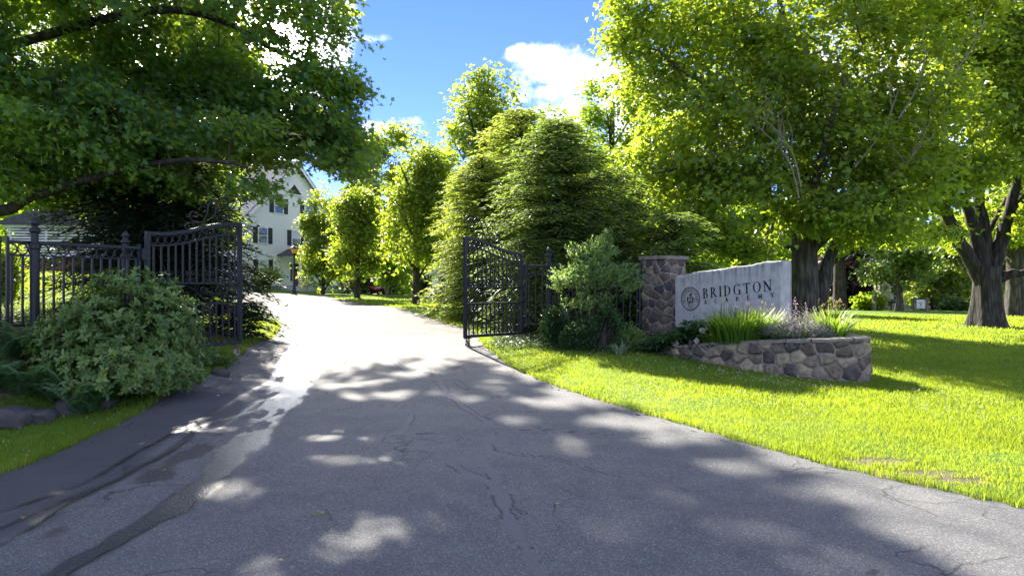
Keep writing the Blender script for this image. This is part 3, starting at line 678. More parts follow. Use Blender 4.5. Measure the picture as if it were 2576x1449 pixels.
def sign():
    A = Vector(((1697 - 1288) * 16.8 / FPX, 16.8)); B = Vector(((1966 - 1288) * 14.7 / FPX, 14.7)); d = (B - A); L = d.length; d.normalize()
    base = .42
    t = thing('name_stone', 'sloping grey granite name stone carved with a round seal and dark serif lettering', 'sign', (A.x, A.y, base), math.atan2(d.y, d.x))
    zl, zr = 1.875 - base, 2.155 - base; nx, nz = 90, 50; th = .40
    def face(y, s, sgn):
        xs = np.linspace(0, L, nx); vs = np.linspace(0, 1, nz); X, V = np.meshgrid(xs, vs); top = zl + (zr - zl) * X / L + (vnoise(X * 4, X * 0, 2) - .5) * .03 + (vnoise(X * 19, X * 0, 4) - .5) * .014
        return X, V, top
    X, V, top = face(0, 0, 1); lean = -.02
    rows = []
    # closed shell of rings: front bottom->top->back
    vs = []; down = []
    prof = [(v, 0.) for v in np.linspace(0, 1, nz)] + [(1.0, k) for k in np.linspace(.06, .94, 7)] + [(v, 1.) for v in np.linspace(1, 0, 16)]
    for v, k in prof:
        for i in range(nx):
            x = X[0, i]; tp = top[0, i]; e = 1 - min(1, min(1 - v, 1) / .02) if k in (0., 1.) else 0
            tz = tp * v - (0.012 * e) + (.012 * math.sin(k * math.pi) if 0 < k < 1 else 0) + (vnoise(np.array([x * 9]), np.array([k * 5]), 3)[0] - .5) * .02 * (0 < k < 1)
            ends = .02 * ((i < 1) - (i > nx - 2))
            vs.append((x + ends + lean * (1 - v) * 0 , k * th + (.012 * e if k == 0 else (-.012 * e if k == 1 else 0)), tz)); down.append(tp * (1 - v) if k == 0 else 0.05)
    m = len(prof); idx = np.arange(m * nx).reshape(m, nx)
    q = np.stack([idx[:-1, :-1], idx[:-1, 1:], idx[1:, 1:], idx[1:, :-1]], -1).reshape(-1, 4)
    g1 = fast_mesh('slab', np.array(vs), q, granite(), t, {'down': np.array(down)})
    gm = g1.data
    # end caps as flat polygons
    import bmesh
    bm = bmesh.new(); bm.from_mesh(gm); bm.verts.ensure_lookup_table()
    for col in (0, nx - 1): bm.faces.new([bm.verts[int(idx[r, col])] for r in range(m)])
    bmesh.ops.recalc_face_normals(bm, faces=bm.faces); bm.to_mesh(gm); bm.free()
    # pixel of the photograph's face -> (x,z) on the stone
    def fz(px, py):
        k = (px - 1288) / FPX; s = (k * A.y - A.x) / (d.x - k * d.y); D = A.y + s * d.y
        return s, CZ + (724.5 - py) * D / FPX - base
    def zz(zx, zy): return fz((1970 + zx * 360 / 2576) * .8587, (790 + zy * 170 / 1216) * .8587)
    p0, p1 = zz(640, 607), zz(2090, 440); ang = math.atan2(p1[1] - p0[1], p1[0] - p0[0])
    q0, q1 = zz(665, 726), zz(2130, 575)
    def line(word, a, b, ht, spread):
        n = len(word); ws = [glyph(c)[1] * ht for c in word]; tot = math.hypot(b[0] - a[0], b[1] - a[1]); gap = (tot - sum(ws)) / (n - 1); x = 0
        ux, uy = (b[0] - a[0]) / tot, (b[1] - a[1]) / tot
        sc = min(1.0, 1.0)
        for c, w in zip(word, ws):
            x0 = x; g = G()
            put_glyph(g, c, lambda X_, Z_, x0=x0: (a[0] + ux * (x0 + X_) - uy * .35 * Z_, a[1] + uy * (x0 + X_) + Z_), ht); x += w + gap; g.build('letter', M['ink'], t)
    hb = zz(640, 400)[1] - zz(640, 607)[1]
    line('BRIDGTON', p0, p1, hb * 1.0, 0)
    ha = zz(690, 640)[1] - zz(690, 724)[1]
    _wf[0] = 1.45; line('ACADEMY', q0, q1, ha * 1.05, 0)
    _wf[0] = 1.15
    # seal
    c = zz(376, 612); rr = (zz(376, 365)[1] - zz(376, 862)[1]) / 2
    g = G()
    def ring(r0, r1, y):
        n = 56; vs = []
        for i in range(n):
            a = 2 * math.pi * i / n
            vs += [(c[0] + r0 * math.cos(a), y, c[1] + r0 * math.sin(a)), (c[0] + r1 * math.cos(a), y, c[1] + r1 * math.sin(a))]
        g.add(vs, [(2 * i, 2 * i + 1, (2 * i + 3) % (2 * n), (2 * i + 2) % (2 * n)) for i in range(n)])
    ring(rr * .93, rr, -.0036); ring(rr * .85, rr * .88, -.0036); ring(rr * .515, rr * .545, -.0036)
    def arc_text(w, a0, a1, rad, h, inward=False):
        for i, ch in enumerate(w):
            a = R(a0 + (a1 - a0) * (i / max(1, len(w) - 1))); wd = glyph(ch)[1] * h
            def f(x, z, a=a, wd=wd):
                x -= wd / 2
                if not inward:
                    ca, sa = math.cos(a), math.sin(a); return (c[0] + (rad + z) * ca + x * sa, c[1] + (rad + z) * sa - x * ca)
                ca, sa = math.cos(a), math.sin(a); r_ = rad + h - z; return (c[0] + r_ * ca - x * sa, c[1] + r_ * sa + x * ca)
            if ch == '*': ring_dot(a, rad + h / 2)
            else: put_glyph(g, ch, f, h)
    def ring_dot(a, r):
        x, z = c[0] + r * math.cos(a), c[1] + r * math.sin(a); s = rr * .05
        g.add([(x + s * math.cos(k * math.pi / 3), -.004, z + s * math.sin(k * math.pi / 3)) for k in range(6)], [tuple(range(6))])
    arc_text('BRIDGTON', 205, 102, rr * .60, rr * .2); arc_text('*', 90, 90, rr * .60, rr * .2); arc_text('ACADEMY', 78, -22, rr * .60, rr * .2)
    arc_text('1808', 250, 290, rr * .60, rr * .2, True); ring_dot(R(228), rr * .7); ring_dot(R(-46), rr * .7)
    # open book, bird-like crest above it and a pen below
    def poly(pts, y): g.add([(c[0] + x * rr, y, c[1] + z * rr) for x, z in pts], [tuple(range(len(pts)))])
    poly([(-.36,.1),(-.3,.16),(-.2,.1),(-.12,.16),(0,.1),(.12,.16),(.28,.14),(.36,.05),(.33,-.2),(.26,-.3),(.05,-.36),(-.2,-.34),(-.34,-.2)], -.0037)
    poly([(-.05,.14),(.1,.16),(.12,.3),(.22,.4),(.16,.46),(.02,.44),(-.1,.36),(-.24,.26),(-.2,.24),(-.06,.3),(.0,.24)], -.0038)
    poly([(-.12,-.34),(-.04,-.34),(-.12,-.56),(-.2,-.44)], -.0038)
    g.build('seal', M['ink'], t)
    g = G()
    for s in (-1, 1): g.add([(c[0] + rr * x, -.0052, c[1] + rr * z) for x, z in ((s * .02, .08), (s * .2, .09), (s * .22, -.22), (s * .03, -.26))], [(0, 1, 2, 3)])
    pg = g.build('book_page', simple('pale_engraving', (.3, .31, .32), .8, .2), t)
sign()

# ------------------------------------------------------------------ ironwork
M['iron'] = simple('painted_iron', (.016, .018, .026), .45, .35, var=.3, nscale=12, bs=.1)
M['rust'] = simple('dusty_iron', (.16, .12, .09), .8, .2, var=.4)
M['wheel_rubber'] = simple('pale_rubber', (.3, .28, .26), .7, .3)
def spiral(cx, cz, r, a0, turns, shrink=.28, n=22):
    o = []
    for i in range(n + 1):
        f = i / n; rr = r * (1 - (1 - shrink) * f); a = a0 + turns * 2 * math.pi * f
        o.append((cx + rr * math.cos(a), 0, cz + rr * math.sin(a)))
    return o
def scroll_orn(hh=.17):
    g = G(); w = .085
    for sx in (-1, 1):
        for sz in (-1, 1):
            cx, cz = sx * w * .55, hh / 2 + sz * hh * .3
            pts = [(0, 0, hh / 2)] + [(sx * w * .15, 0, hh / 2 + sz * hh * .1)] + spiral(cx, cz, w * .5, R(180 if sx > 0 else 0), -sx * sz * 1.15, .35, 12)
            g.tube(pts, .0075, 5)
    return g
CREST = [[(280,205),(270,165),(255,120),(235,95),(190,72),(140,70),(108,92),(98,140),(115,178),(150,190),(180,175),(188,140),(170,110),(145,106),(132,125),(140,148),(156,148)],
         [(230,95),(200,100),(190,125),(203,150),(222,145),(222,126),(210,122)],
         [(255,120),(265,160),(272,200),(285,238),(312,275),(360,303),(408,308),(438,286),(443,252),(425,230),(402,232),(391,250),(403,270),(418,264)],
         [(360,303),(338,250),(326,205),(335,160),(358,146),(377,165),(366,184),(351,176)],
         [(275,205),(266,140),(285,121),(305,135),(296,158),(281,150)], [(305,135),(322,175),(333,235)],
         [(280,205),(272,262),(242,285),(214,275),(200,246),(211,221),(234,221),(244,240),(230,253)],
         [(408,308),(450,320),(474,340),(465,364),(445,360),(449,342)]]
def gate(name, label, hinge, free, z, side):
    hx, hy = hinge; dx, dy = free[0] - hx, free[1] - hy; L = math.hypot(dx, dy)
    t = thing(name, label, 'gate', (hx, hy, z), math.atan2(dy, dx), 'open iron gate leaves')
    HL, HF = 1.80, 2.07
    def topz(x):
        u = x / L; key = [(0, HL), (.05, HL), (.15, HL - .005), (.3, HL + .035), (.45, HL + .095), (.6, HL + .175), (.75, HL + .235), (.88, HL + .262), (1, HF)]
        ks, vs = zip(*key); return float(np.interp(u, ks, vs))
    xs = np.linspace(0, L, 41); tz = np.array([topz(x) for x in xs]); tz = np.convolve(np.pad(tz, 4, 'edge'), np.ones(9) / 9, 'valid')
    T = lambda x: float(np.interp(x, xs, tz))
    g = G()
    def strip(f, x0, x1, hgt, thick, n=36):
        vs = []; fs = []
        for i in range(n + 1):
            x = x0 + (x1 - x0) * i / n; zc = f(x); vs += [(x, -thick / 2, zc - hgt / 2), (x, thick / 2, zc - hgt / 2), (x, thick / 2, zc + hgt / 2), (x, -thick / 2, zc + hgt / 2)]
        for i in range(n):
            for k in range(4): fs.append((4 * i + k, 4 * i + (k + 1) % 4, 4 * i + 4 + (k + 1) % 4, 4 * i + 4 + k))
        fs += [(0, 1, 2, 3), (4 * n + 3, 4 * n + 2, 4 * n + 1, 4 * n)]; g.add(vs, fs)
    g.box((L - .033, 0, T(L) / 2), (.066, .062, T(L))); g.box((.03, 0, T(0) / 2), (.06, .06, T(0)))
    strip(lambda x: T(x) - .028, .061, L - .067, .056, .052)
    strip(lambda x: .03, .061, L - .067, .06, .05, 2)
    strip(lambda x: T(x) - .205, .061, L - .067, .03, .04)
    zb0, zb1 = .70, 1.03
    strip(lambda x: zb0, .061, L - .067, .028, .04, 2); strip(lambda x: zb1, .061, L - .067, .028, .04, 2)
    g.build('frame', M['iron'], t, bevel=.004)
    # rings under the top rail
    x0, x1 = .07, L - .075; nr = 13; rad = (x1 - x0) / nr / 2
    g = G(); g.tube([((rad - .006) * math.cos(a), 0, (rad - .006) * math.sin(a)) for a in np.linspace(0, 2 * math.pi, 17)[:-1]], .009, 6, closed=True)
    rp = g.build('ring', M['iron'], t, smooth=True)
    for i in range(nr):
        x = x0 + rad * (2 * i + 1); o = rp if i == 0 else dup(rp, t); o.location = (x, 0, T(x) - .056 - (.134) / 2); o.scale = (1, 1, .067 / rad)
    # bars
    nb = 13; bx = [x0 + (x1 - x0) * (i + .5) / nb for i in range(nb)]
    g = G(); g.box((0, 0, .5), (.022, .022, 1)); b0 = g.build('bar', M['iron'], t); first = True
    for x in bx:
        for za, zb in ((.061, zb0 - .015), (zb1 + .015, T(x) - .221)):
            o = b0 if first else dup(b0, t); first = False; o.location = (x, 0, za); o.scale = (1, 1, zb - za)
    o1 = scroll_orn().build('scroll_ornament', M['iron'], t, smooth=True); first = True
    for i in (1, 4, 7, 10):
        for zz_ in (zb1 + .015, zb0 - .165, .062):
            o = o1 if first else dup(o1, t); first = False; o.location = (bx[nb - 1 - i], 0, zz_)
    # scrollwork band
    g = G(); c = (zb0 + zb1) / 2; hgt = (zb1 - zb0) - .03
    def U(u): return x0 + (x1 - x0) * (1 - u)
    W = (x1 - x0)
    def tr(pts): g.tube([(U(u), 0, c + v * hgt / 2) for u, v in pts], .008, 6)
    def sp(u, v, r, a0, tn, sh=.3): return [(u + (r * (1 - (1 - sh) * f)) * math.cos(a0 + tn * 2 * math.pi * f) * hgt / 2 / W, v + (r * (1 - (1 - sh) * f)) * math.sin(a0 + tn * 2 * math.pi * f)) for f in np.linspace(0, 1, 20)]
    for u0, sg in ((.0, 1), (1., -1)):
        tr([(u0 + sg * .14 * math.cos(a), .95 * math.sin(a)) for a in np.linspace(-1.2, 1.2, 14)])
        tr(sp(u0 + sg * .035, .55, .38, R(70), -sg * 1.1)); tr(sp(u0 + sg * .035, -.55, .38, R(-70), sg * 1.1))
    tr([(.15 + .0, .2), (.16, .6), (.2, .92), (.24, .95)] ); tr([(.155, .2), (.16, -.3), (.2, -.75), (.28, -.95), (.36, -.9), (.43, -.6), (.48, -.1), (.53, .4), (.6, .8), (.68, .95), (.76, .8), (.82, .4), (.84, 0), (.82, -.5), (.77, -.85), (.72, -.85), (.68, -.5), (.68, -.1)])
    tr(sp(.24, .25, .55, R(180), -1.3)); tr(sp(.42, .42, .5, R(200), 1.4)); tr(sp(.6, -.35, .55, R(60), 1.4)); tr(sp(.74, -.2, .5, R(140), -1.3)); tr(sp(.33, .02, .26, R(0), 1.2))
    tr([(.3, -.5), (.38, -.55), (.44, -.35), (.5, .0)])
    g.build('scrollwork', M['iron'], t, smooth=True)
    # crest
    g = G()
    for pl in CREST:
        pts = [(L - (zx - 95) / 605 * L, 0, 0 - (zy - 275) * .0021) for zx, zy in pl]
        P3 = catmull([(p[0], p[2]) for p in pts], np.linspace(0, len(pts) - 1, len(pts) * 4))
        g.tube([(a, 0, T(L * .8) + .0 + b + .03) for a, b in P3], .011, 6)
    g.build('crest', M['iron'], t, smooth=True)
    # hinges
    for zz_ in (.32, HL - .35): g = G(); g.box((-.035, 0, zz_), (.085, .07, .17)); g.build('hinge', M['iron'], t, bevel=.006)
    ca = thing('caster', None, None, (L - .1, 0, 0)); ca.parent = t
    g = G(); g.box((0, 0, -.012), (.13, .09, .02))
    for sx in (-.045, -.02, .02, .045): g.tube([(sx, 0, -.02), (sx, 0, -.055)], .008, 6)
    g.box((0, 0, -.06), (.1, .07, .014)); g.box((0, -.03, -.105), (.05, .008, .09)); g.box((0, .03, -.105), (.05, .008, .09)); g.tube([(0, -.04, -.13), (0, .04, -.13)], .012, 8)
    f = g.build('fork', M['rust'], ca)
    g = G(); pr = [(.02, -.022), (.045, -.022), (.062, -.015), (.066, 0), (.062, .015), (.045, .022), (.02, .022)]; g.lathe(pr, n=20)
    w = g.build('wheel', M['wheel_rubber'], ca, smooth=False); w.rotation_euler = (R(90), 0, 0); w.location = (0, 0, -.13)
    return t
gate('gate_leaf', 'open wrought iron gate leaf standing before the hemlocks, showing pale rings of light', (.235, 16.3), (-.975, 15.0), .58, 1)
gate('gate_leaf', 'open wrought iron gate leaf behind the big round shrub, joined to the longer dark fence', (-5.44, 10.95), (-4.635, 12.62), .645, -1)

def finial_prof(s=1.):
    s *= .82; return [(.001 * s, .0), (.075 * s, 0), (.075 * s, .02 * s), (.05 * s, .03 * s), (.052 * s, .06 * s), (.07 * s, .085 * s), (.074 * s, .11 * s), (.06 * s, .15 * s), (.03 * s, .185 * s), (.012 * s, .2 * s), (.001, .205 * s)]
def fence(name, label, a, b, zt, zb, spacing, posts, rings=True, zt1=None, zb1=None):
    dx, dy = b[0] - a[0], b[1] - a[1]; L = math.hypot(dx, dy)
    t = thing(name, label, 'fence', (a[0], a[1], h1(*a)), math.atan2(dy, dx), 'black iron fence runs'); z0 = t.location.z
    tilt = 0
    zt -= z0; zb -= z0
    def rail(nm, z, w, h):
        g = G(); g.box((L / 2, 0, z), (L, w, h)); return g.build(nm, M['iron'], t, bevel=.004)
    rail('top_rail', zt, .05, .04); rail('ring_rail', zt - .17, .03, .02); rail('bottom_rail', zb, .045, .035)
    n = max(1, int(round(L / spacing))); sp = L / n; g = G(); rad = min(sp / 2 - .003, .066)
    g.tube([(rad * math.cos(q), 0, .067 * math.sin(q)) for q in np.linspace(0, 2 * math.pi, 19)[:-1]], .009, 6, closed=True)
    rg = g.build('ring', M['iron'], t, smooth=True); g = G(); g.box((0, 0, .5), (.024, .024, 1)); br = g.build('bar', M['iron'], t)
    for i in range(n):
        o = rg if i == 0 else dup(rg, t); o.location = (sp * (i + .5), 0, zt - .09)
        o = br if i == 0 else dup(br, t); o.location = (sp * (i + .5), 0, zb + .018); o.scale = (1, 1, zt - .18 - zb - .018)
    g = G(); g.box((0, 0, (zt + zb) / 2), (.035, .035, zt - zb + .12)); st = g.build('stile', M['iron'], t); k = 0
    for u in (.015, L - .015):
        o = st if k == 0 else dup(st, t); o.location = (u, 0, 0); k += 1
    for u, v, w, ht in posts:
        px_, py_ = (u, v); pz = h1(a[0] + dx / L * u - dy / L * v, a[1] + dy / L * u + dx / L * v) - z0
        top = ht - z0
        g = G(); r = w / 2; prof = [(r, pz - .3), (r, top - .26), (r * 1.25, top - .25), (r * 1.25, top - .2), (r * .8, top - .18), (r * .8, top - .05), (r * 1.2, top - .03), (r * 1.2, top)]
        g.lathe(prof, (u, v, 0), 10); po = g.build('post', M['iron'], t)
        g = G(); s = w / .12; g.lathe([(rr_, zz_) for rr_, zz_ in finial_prof(s)], (u, v, top), 14); g.build('finial', M['iron'], po, smooth=True)
    return t
# left runs: hinge side to the frame's edge and on
fence('iron_fence', 'long dark iron fence run with acorn post above the ferns and shrub', (-5.5, 10.9), (-6.42, 9.36), 2.19, 1.12, .128, [(.12, -.16, .105, 2.30), (1.5, .09, .115, 2.36)])
fence('iron_fence', 'dark iron fence run cut by the edge of the picture at far left', (-6.45, 9.3), (-7.75, 7.1), 2.20, 1.12, .14, [])
fence('iron_fence', 'low grey iron fence run between the open gate and the fieldstone pillar', (.30, 16.32), (2.78, 15.95), 2.09, .80, .145, [(.5, .2, .125, 2.34)])

# ------------------------------------------------------------------ buildings
def clap_mat(name, col, pitch=.125):
    t = NT(name); sep = t.n('SeparateXYZ'); t.l(t.obj(), sep.inputs[0])
    f = t.math('FRACT', t.math('DIVIDE', sep.outputs[2], pitch))
    line = t.ramp(f, [(.0, (.45, .45, .45)), (.10, (1, 1, 1))])
    nz = t.noise(.8, 5); c = t.mix(nz, tuple(x * .93 for x in col), col)
    c = t.mix(.55, c, line, 'MULTIPLY')
    return t.fin(t.bsdf(c, .55, .3, bump=f, bs=.6, bd=.02))
M['clap'] = clap_mat('white_clapboard', (.88, .88, .86)); M['cream_clap'] = clap_mat('cream_clapboard', (.66, .64, .5), .12)
M['trim'] = simple('white_trim', (.82, .82, .8), .5, .3, var=.04)
M['shutter'] = simple('dark_shutter', (.022, .034, .032), .5, .3, var=.2)
M['roofing'] = simple('weathered_roof', (.3, .29, .28), .85, .2, var=.2, nscale=3)
M['darkroof'] = simple('dark_roof', (.09, .09, .1), .85, .2, var=.3)
def glass_mat():
    t = NT('window_glass'); b = t.bsdf((.06, .09, .14), .04, 1.0); return t.fin(b)
M['glass'] = glass_mat()
M['blind'] = simple('white_blind', (.6, .63, .66), .3, .5, var=.05)
M['vent'] = simple('dark_louvre', (.05, .045, .04), .7, .2, var=.5, nscale=10)
M['red_door'] = simple('red_door_paint', (.3, .055, .07), .4, .4, var=.1)
M['stonebase'] = simple('grey_stone_base', (.24, .24, .24), .85, .2, var=.3, nscale=3)
M['brown_wall'] = simple('brown_block_wall', (.17, .09, .055), .85, .2, var=.4, nscale=2.5)
M['concrete'] = simple('pale_concrete', (.5, .5, .49), .8, .2, var=.1)

def window(parent, x, z0, w, hgt, mats, y=0.0, shut=True, blind=False, nshut=(1, 1)):
    g = G(); fr = .09
    for c, d in (((x, y - .03, z0 - .03), (w + 2 * fr + .1, .1, .06)), ((x, y - .025, z0 + hgt + fr / 2), (w + 2 * fr, .07, fr)),
                 ((x - w / 2 - fr / 2, y - .025, z0 + hgt / 2), (fr, .07, hgt)), ((x + w / 2 + fr / 2, y - .025, z0 + hgt / 2), (fr, .07, hgt)), ((x, y - .012, z0 + hgt / 2), (w, .05, .05))):
        g.box(c, d)
    f = g.build('window', M['trim'], parent)
    for k in range(2):
        g = G(); g.box((x, y + .0, z0 + hgt * (.25 + .5 * k)), (w, .03, hgt / 2 - .05)); g.build('pane', M['blind'] if (blind and k) else M['glass'], f)
    if shut:
        for s, on in zip((-1, 1), nshut):
            if not on: continue
            g = G(); sw = w * .5; cx = x + s * (w / 2 + fr + sw / 2 + .05); g.box((cx, y - .03, z0 + hgt / 2 + .02), (sw, .05, hgt + .08))
            for i in range(int(hgt / .09)): g.box((cx, y - .058, z0 + .06 + i * .09), (sw - .08, .008, .045))
            g.build('shutter', M['shutter'], parent)

def big_house():
    gx, gy, gz = -22.06, 60.0, 1.35
    t = thing('white_house', 'tall white clapboard house with dark shutters and a columned red-door porch', 'house', (gx, gy, gz), math.atan2(.9, .434))
    W, dep, ev, ap = 12.4, 16.0, 5.95, 11.35
    g = G(); g.prism([(0, .45), (W, .45), (W, ev), (W / 2, ap), (0, ev)], 0, dep, 'xz'); g.build('wall', M['clap'], t)
    g = G(); g.box((W / 2, dep / 2, .1), (W - .06, dep - .06, .7)); g.build('foundation', M['stonebase'], t)
    g = G(); sl = (ap - ev) / (W / 2); ov = .55; th = .16
    for s in (-1, 1):
        x0 = W / 2 + s * (W / 2 + ov); z0 = ev - sl * ov
        poly = [(W / 2, ap + .03), (x0, z0 + .03), (x0, z0 + .03 + th), (W / 2, ap + .03 + th)]
        g.prism(poly, -.45, dep + .4, 'xz')
    g.build('roof', M['roofing'], t)
    g = G()
    for s in (-1, 1):
        x0 = W / 2 + s * (W / 2 + ov); z0 = ev - sl * ov
        g.prism([(W / 2, ap + .02), (x0, z0 + .02), (x0, z0 - .28), (W / 2, ap - .3)], -.49, -.455, 'xz')
    for x in (.1, W - .1): g.box((x, -.02, ev / 2 + .2), (.24, .07, ev - .5))
    g.box((-ov + .05, .35, ev - .5), (.9, 1.6, .22))
    g.build('rake_trim', M['trim'], t)
    g = G(); g.prism([(5.25, 8.58), (7.05, 8.58), (6.15, 9.42)], -.06, .02, 'xz'); v = g.build('gable_vent', M['vent'], t)
    g = G(); g.box((6.15, -.08, 8.52), (2.3, .14, .1)); g.prism([(5.2, 8.58), (5.1, 8.58), (6.15, 9.56), (6.15, 9.44)], -.09, .0, 'xz'); g.prism([(7.1, 8.58), (7.2, 8.58), (6.15, 9.56), (6.15, 9.44)], -.0905, .0, 'xz'); g.build('vent_trim', M['trim'], v)
    window(t, 4.27, 6.72, .95, 1.25, M); window(t, 8.05, 6.72, .95, 1.25, M)
    window(t, 2.4, 4.02, .95, 1.28, M); window(t, 6.4, 4.02, .95, 1.28, M, blind=True); window(t, 10.2, 4.02, .95, 1.28, M)
    window(t, 2.45, 1.3, .95, 1.3, M, blind=True); window(t, 10.2, 1.3, .95, 1.3, M)
    # near side wall windows
    # porch
    px = 5.1
    g = G(); g.box((px + 1.5, -1.0, .2), (4.2, 2.0, .4)); pf = g.build('porch_floor', M['concrete'], t)
    for k in range(3):
        g = G(); g.box((px + 1.5, -2.15 - .3 * k, .15 - .11 * k + .02), (4.6 + .3 * k, .32, .14)); g.build('step', M['concrete'], t)
    for x in (px - .1, px + 3.1):
        g = G(); g.lathe([(.19, .4), (.19, .5), (.14, .55), (.115, 2.6), (.14, 2.65), (.19, 2.7), (.19, 2.78)], (x, -1.75, 0), 14); g.build('porch_column', M['trim'], t)
    g = G(); g.box((px + 1.5, -1.0, 2.92), (3.9, 2.1, .28)); g.prism([(px - .75, 3.1), (px + 3.75, 3.1), (px + 1.5, 4.05)], -1.95, -.01, 'xz'); g.build('porch_pediment', M['trim'], t)
    g = G()
    for s in (-1, 1):
        xa = px + 1.5; xb = px + 1.5 + s * 2.55; g.prism([(xa, 4.06), (xb, 3.0), (xb, 3.1), (xa, 4.17)], -2.2, -.005, 'xz')
    g.build('porch_roof', M['darkroof'], t)
    g = G(); g.box((6.75, -.05, 1.02), (1.0, .07, 1.2)); 
    for s in (-.24, .24): g.box((6.75 + s, -.09, .95), (.34, .02, .8))
    d = g.build('door', M['red_door'], t)
    g = G(); g.box((6.75, -.045, 2.08), (1.0, .06, .86)); 
    g.build('door_glass', M['vent'], d)
    g = G(); g.box((6.1, -.04, 1.5), (.22, .07, 2.1)); g.box((7.42, -.04, 1.5), (.22, .07, 2.1)); g.box((6.75, -.04, 2.62), (1.6, .07, .14)); g.build('door_frame', M['trim'], t)
    g = G(); g.box((5.82, -.02, 1.6), (.2, .05, 1.5)); g.build('sidelight', M['glass'], t)
    for x in (px - .5, px + 3.5):
        g = G(); g.tube([(x, -1.7, 1.25), (x, -2.9, .85)], .03, 6); g.tube([(x, -1.7, 1.25), (x, -1.7, .4)], .025, 6); g.tube([(x, -2.9, .85), (x, -2.9, .0)], .025, 6); g.tube([(x, -1.7, .75), (x, -2.9, .35)], .02, 6); g.build('handrail', M['shutter'], t)
big_house()

def cottage(name, label, loc, rz, w, d, ev, ap, wall, wins, roofm='darkroof', door=None):
    t = thing(name, label, 'house', loc, rz)
    g = G(); g.prism([(0, -.6), (w, -.6), (w, ev), (w / 2, ap), (0, ev)], 0, d, 'xz'); g.build('wall', wall, t)
    sl = (ap - ev) / (w / 2); g = G()
    for s in (-1, 1):
        x0 = w / 2 + s * (w / 2 + .35); z0 = ev - sl * .35; g.prism([(w / 2, ap + .03), (x0, z0 + .03), (x0, z0 + .17), (w / 2, ap + .17)], -.3, d + .3, 'xz')
    g.build('roof', M[roofm], t)
    g = G()
    for s in (-1, 1):
        x0 = w / 2 + s * (w / 2 + .35); z0 = ev - sl * .35; g.prism([(w / 2, ap + .02), (x0, z0 + .02), (x0, z0 - .2), (w / 2, ap - .2)], -.33, -.305, 'xz')
    g.build('rake_trim', M['trim'], t)
    for x, z, ww, hh in wins: window(t, x, z, ww, hh, M, shut=False)
    if door:
        g = G(); g.box((door[0], -.04, 1.0), (.9, .08, 2.0)); g.build('door', M[door[1]], t)
    return t
p = P(1086, 745, 60)
cottage('cottage', 'small white cottage half hidden behind the young maple and hemlock', (p[0], 60, .93), R(-8), 4.6, 6, 1.9, 3.6, M['clap'], [(.9, .7, .6, .9), (2.55, .0, .5, 1.35)], 'roofing')
p = P(2215, 783, 62)
cottage('house', 'pale cream house behind the twin-posted sign and small lawn tree', (p[0], 62, -.35), R(4), 6.2, 8, 3.3, 5.6, M['cream_clap'], [(1.3, .6, .8, 1.4), (2.6, .5, .3, 1.9), (4.6, .7, .8, 1.3)], 'roofing')
p = P(2040, 780, 75)
cottage('house', 'white house glimpsed between the old maple trunk and the copper beech', (p[0], 75, -.45), R(-10), 5.2, 7, 2.6, 4.5, M['clap'], [(3.4, .6, .9, 1.2)], 'roofing')

def side_building():
    p = P(28, 692, 30); gz = h1(p[0], 30) - .1
    t = thing('outbuilding', 'low white slatted building on a brown block base, seen through the fence', 'building', (p[0], 30, gz), R(6))
    z = lambda py: CZ + (724.5 - py) * 30 / FPX - gz
    g = G(); g.box((2.2, 1.6, z(648) / 2 - .3), (4.6, 3.0, z(648) + .6)); g.build('base_wall', M['brown_wall'], t)
    g = G(); g.box((2.2, .05, (z(648) + z(638)) / 2), (4.8, .2, z(638) - z(648))); g.box((2.2, .05, z(568)), (4.9, .3, .14)); g.build('beam', M['trim'], t)
    n = 9; a, b = z(633), z(577)
    for i in range(n):
        g = G(); g.box((2.2, .02, a + (b - a) * i / (n - 1)), (4.7, .10, .045)); g.build('slat', M['trim'], t)
    for x in (-.1, 1.3, 2.9, 4.45):
        g = G(); g.box((x, .12, (a + b) / 2), (.09, .08, b - a + .3)); g.build('post', M['trim'], t)
    g = G(); g.box((2.2, 1.6, (z(638) + z(568)) / 2), (4.5, 2.6, z(568) - z(638) - .05)); g.build('room', simple('dim_interior', (.3, .31, .34), .6, .3, var=.2, nscale=1.5), t)
    g = G(); g.prism([(-.4, z(566)), (4.9, z(566)), (4.9, z(566) + .1), (2.2, z(566) + 1.1), (-.4, z(566) + .1)], -.3, 3.4, 'xz'); g.build('roof', M['darkroof'], t)
side_building()

